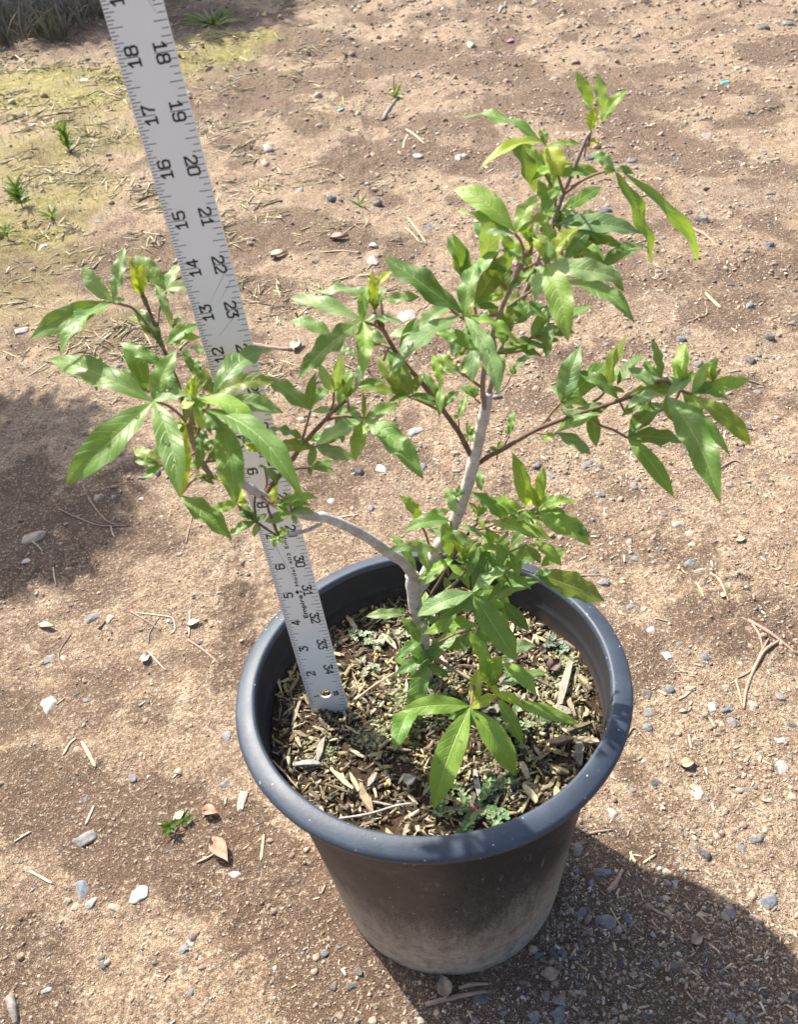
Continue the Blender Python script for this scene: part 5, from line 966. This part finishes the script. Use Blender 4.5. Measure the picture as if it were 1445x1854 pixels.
# low growth around the trunk
leaf('E', 595, 1295, -1.5, ([(605, 1240), (610, 1180)], -.7), [(408, 1815, 165, 'b', {'sag': .1}), (832, 1640, 140, 'b', {'sag': .1}), (235, 1312, 110, 'b'), (732, 1232, 68, 'y'), (480, 1352, 60, 'd'), (625, 1400, 60, 'd')])
leaf('E', 370, 1070, .5, ([(360, 1010), (345, 960)], .9), [(205, 1035, 105, 'g', b(320, 1150)), (255, 958, 115, 'g'), (298, 1345, 118, 'g'), (548, 895, 130, 'g'), (492, 1142, 50, 'd'), (207, 1512, 118, 'g', b(325, 1345, dY=-.5))])
leaf('E', 270, 812, .7, ([(300, 830)], 1.0), [(62, 830, 60, 'p'), (345, 970, 80, 'g', b(238, 835)), (220, 795, 30, 'g')])
leaf('E', 605, 712, -.5, ([(560, 690), (490, 700)], .3), [(835, 1062, 150, 'g', {'sag': .08}), (315, 832, 105, 'p'), (792, 578, 98, 'p'), (430, 850, 90, 'd', {'dY': .3}), (670, 660, 40, 'd')])
leaf('E', 670, 765, .0, ([(600, 765), (500, 760)], .5), [(952, 648, 105, 'g', {'Yd': .1}), (895, 908, 100, 'd', b(765, 760)), (780, 860, 80, 'd'), (520, 800, 70, 'u')])
leaf('E', 915, 612, .3, ([(850, 590), (800, 585), (740, 620)], .5), [(1282, 752, 155, 'o', {'Yd': -.1, 'sag': .05}), (1012, 600, 75, 'u'), (820, 640, 60, 'b', b(860, 660)), (1000, 650, 50, 'd')])
leaf('E', 788, 400, .4, ([(720, 400), (660, 380)], .7), [(738, 582, 135, 'p', {'Yd': -.1}), (605, 705, 128, 'd', b(688, 480)), (682, 370, 75, 'b', b(705, 475)), (860, 448, 70, 'd', b(800, 540))])
leaf('E', 870, 292, .2, None, [(812, 0, 98, 'b', b(880, 270, Yd=.2)), (972, 72, 68, 'b', b(948, 225, Yd=.2)), (950, 165, 80, 'y', b(872, 275))])
leaf('E', 945, 300, 0., None, [(1138, 243, 58, 'b'), (1085, 300, 75, 'b'), (1210, 470, 135, 'b', {'sag': .08}), (970, 305, 62, 'b', b(825, 345)), (1200, 425, 70, 'g', b(1080, 345)), (1090, 420, 80, 'b')])
leaf('E', 690, 350, .5, ([(650, 355)], .8), [(600, 200, 105, 'g', b(755, 335, Yd=.2)), (778, 203, 88, 'b', b(772, 340, Yd=.2)), (1015, 440, 98, 'b', {'sag': .1}), (655, 432, 85, 'p', b(545, 372))])
leaf('E', 340, 352, .9, ([(370, 420), (400, 520)], 1.0), [(230, 212, 85, 'b', {'Yd': .2}), (425, 300, 36, 'd'), (490, 290, 60, 'p'), (640, 85, 70, 'p', b(650, 195))])
leaf('E', 495, 345, .3, ([(500, 400), (515, 500)], .7), [(258, 393, 118, 'g'), (460, 335, 110, 'g', b(488, 525, dY=-.3, Yd=.3)), (470, 175, 65, 'p', b(520, 310))])
leaf('E', 440, 508, .4, ([(460, 560)], .8), [(165, 492, 60, 'p', {'Yd': -.1}), (185, 408, 48, 'g', b(325, 605)), (508, 542, 75, 'b', b(388, 600)), (322, 428, 118, 'd', b(385, 600, dY=.3)), (385, 470, 90, 'd', b(400, 610, dY=.4))])
leaf('E', 395, 620, .6, ([(385, 660)], .9), [(325, 662, 66, 'g'), (405, 645, 40, 'b'), (350, 600, 40, 'g')])
leaf('E', 880, 470, .1, ([(800, 500), (720, 540)], .5), [(832, 480, 70, 'g'), (955, 565, 120, 'o'), (930, 470, 90, 'o'), (1080, 490, 95, 'g', b(955, 580)), (1062, 575, 85, 'b', b(920, 445)), (830, 560, 80, 'o')])
leaf('E', 632, 320, .5, None, [(588, 248, 34, 'b'), (680, 262, 36, 'b'), (610, 335, 34, 'g'), (668, 392, 36, 'o'), (640, 260, 30, 'y')])
leaf('E', 562, 562, .0, None, [(540, 498, 40, 'o'), (592, 500, 40, 'b'), (518, 542, 36, 'b'), (622, 552, 42, 'g'), (566, 590, 36, 'o'), (650, 455, 60, 'o')])
leaf('E', 690, 1175, -.9, None, [(578, 908, 85, 'b', b(690, 1110, Yd=.3)), (755, 1028, 80, 'b', {'Yd': .2}), (650, 1010, 70, 'b', b(668, 1165, Yd=.2)), (690, 1190, 50, 'y')])
leaf('E', 722, 1225, -1.1, ([(700, 1200)], -.9), [(935, 1238, 88, 'b', b(752, 1070, sag=.15)), (985, 1115, 100, 'd', b(745, 1180, dY=.4)), (1150, 1378, 80, 'b', b(800, 1262)), (862, 1480, 80, 'b', b(735, 1248, sag=.15)), (860, 1278, 56, 'y'), (720, 1175, 50, 'y')])
leaf('E', 600, 900, .2, ([(520, 920), (440, 960)], .8), [(478, 848, 55, 'p'), (560, 1020, 66, 'd'), (925, 975, 100, 'u', b(740, 1012)), (700, 960, 60, 'd')])
leaf('E', 372, 850, .6, None, [(335, 892, 55, 'u'), (465, 882, 58, 'u'), (430, 838, 48, 'p'), (395, 800, 40, 'd')])
leaf('E', 522, 232, .8, None, [(478, 182, 44, 'd'), (560, 160, 44, 'd'), (492, 208, 32, 'd'), (565, 208, 40, 'd'), (520, 195, 30, 'g')], r=.02)
leaf('E', 325, 780, .9, None, [(315, 755, 18, 'b'), (340, 765, 18, 'b'), (325, 800, 18, 'o')], r=.014)
# smaller leaves filling the shoots between
FILL = [('C', 690, 880, 1.5, 'gdo'), ('C', 640, 1000, 1.2, 'dog'), ('C', 480, 1060, .7, 'ggb'), ('C', 330, 1210, .8, 'god'), ('C', 600, 1180, .8, 'dgo'), ('C', 560, 1330, .8, 'dgu'), ('C', 560, 720, 2.0, 'gd'), ('C', 700, 520, 2.0, 'b'), ('C', 860, 1020, 1.6, 'dg'),
 ('B', 1180, 620, .7, 'ogu'), ('B', 1350, 640, .9, 'gdp'), ('B', 950, 560, .3, 'gp'), ('B', 770, 720, -.1, 'do'), ('B', 420, 1010, -.6, 'gu'), ('B', 230, 1190, -.2, 'dg'),
 ('E', 700, 560, .6, 'gdbu'), ('E', 800, 470, .5, 'gbd'), ('E', 900, 330, .4, 'bgo'), ('E', 760, 690, .6, 'dgu'), ('E', 360, 930, 1.0, 'dg'), ('E', 440, 1000, .9, 'gd'), ('E', 640, 1100, -.3, 'by'),
 ('D', 1000, 330, -.3, 'gob'), ('D', 860, 360, .1, 'dg'), ('D', 560, 420, .5, 'gd'), ('A', 800, 900, -.6, 'gdb'), ('A', 900, 950, -.8, 'dgo'), ('A', 830, 860, -1.2, 'bg'), ('A', 700, 640, .4, 'dg'), ('A', 900, 1110, -.6, 'gd'), ('C', 620, 760, 1.7, 'gpg'), ('C', 720, 960, 1.3, 'gbg'), ('C', 520, 800, 1.2, 'gb'), ('C', 300, 960, .6, 'gpd'), ('C', 540, 560, 1.9, 'bg'), ('E', 480, 560, .6, 'gbp'), ('E', 640, 480, .3, 'bgp'), ('E', 760, 600, .2, 'gbg'), ('E', 520, 760, .2, 'gbg'), ('E', 640, 880, .0, 'gbd'), ('B', 700, 660, -.4, 'gp'), ('B', 1010, 880, .2, 'gb'), ('D', 700, 390, .1, 'gb')]
for q, (cr, hx, hy, Y, cs) in enumerate(FILL):
    s_ = CROP[cr][2]; a0 = LR.uniform(0, 6.28); lets = []
    for i, c in enumerate(cs):
        a_ = a0 + 2 * math.pi * i / (len(cs) + .6) + LR.uniform(-.3, .3); R_ = LR.uniform(60, 105) * s_
        lets.append((hx + R_ * math.cos(a_), hy + R_ * math.sin(a_) * .8, R_ * LR.uniform(.26, .32), c))
    leaf(cr, hx, hy, Y, ([(hx + 12 * s_ * math.cos(a0 + 2.5), hy + 22 * s_)], Y + .15), lets, r=.025)
TIPS = [('A', 840, 790, -1.9), ('A', 590, 300, 1.2), ('B', 620, 440, -.95), ('B', 468, 950, -1.25), ('C', 960 - 500, 930, .05), ('D', 1150, 300, -.9), ('E', 700, 1190, -1.0), ('E', 940, 280, 0), ('E', 560, 540, .1), ('D', 1000, 330, -.6)]
for cr, hx, hy, Y in TIPS:
    s_ = CROP[cr][2]; lets = []
    for i in range(4):
        a_ = -1.57 + (i - 1.5) * .45 + LR.uniform(-.15, .15); R_ = LR.uniform(26, 46) * s_
        lets.append((hx + R_ * math.cos(a_), hy + R_ * math.sin(a_), R_ * .28, 'ybbo'[i], {'Yd': LR.uniform(-.2, .2)}))
    leaf(cr, hx, hy, Y, None, lets, r=.025)
print('leaves', NL)

# ------------------------------------------------------------------ a second potted shrub standing out of view to the left, whose shade crosses the far left dirt
WHERE = iter(['beyond the left edge near the long twigs', 'unseen past the far left corner, added for shade', 'unseen past the far corner left of the ruler, added for shade', 'unseen past the far corner right of the ruler, added for shade'])
def neighbour(x, y, hgt, rad, seed):
    P = np.array([x, y, float(gbase(x, y))]); t = thing('potted_shrub', P, 'dense dark green potted shrub standing ' + next(WHERE), 'shrub')
    V, F = lathe([(0, .1), (3.9, 0.05), (4.9, 9.7), (5.6, 10.0), (5.6, 10.2), (4.9, 10.2), (4.8, 8.8), (0, 8.8)], 48); part('pot', V + P, F, MAT['rim'], t, P)
    V, F = tube([P + np.array([0, 0, 8.7]), P + np.array([.3, .1, hgt * .6]), P + np.array([0, 0, hgt])], [.35, .25, .12], 8); part('trunk', V, F, MAT['bark'], t, P)
    r_ = np.random.default_rng(seed); Vs, Fs, o = [], [], 0
    for k in range(1500):
        d = unit(r_.normal(size=3)); q = P + np.array([0, 0, hgt]) + d * rad * np.array([1, 1, .9]) * r_.random() ** .4; e = unit(r_.normal(size=3) + d)
        V, F, _ = blade(q, q + e * 2.2 * rad / 7.5, rad / 7.5, .2, 4); Vs.append(V); Fs += [tuple(i + o for i in f) for f in F]; o += len(V)
    V = np.vstack(Vs); o_ = part('crown', V, Fs, MAT['herb'], t, P, col=np.tile((0.06, .13, .03), (len(V), 1))); o_['kind'] = 'stuff'
neighbour(-41, 47, 30, 7.5, 3)
for q, (px, hh, rr) in enumerate(((30, 60, 22), (170, 52, 18), (330, 46, 16))):      # shrubs added past the far corner, out of view, to shade it
    P = on_ground(px, 22); neighbour(P[0] - .545 * hh, P[1] + .656 * hh, hh, rr, 5 + q)
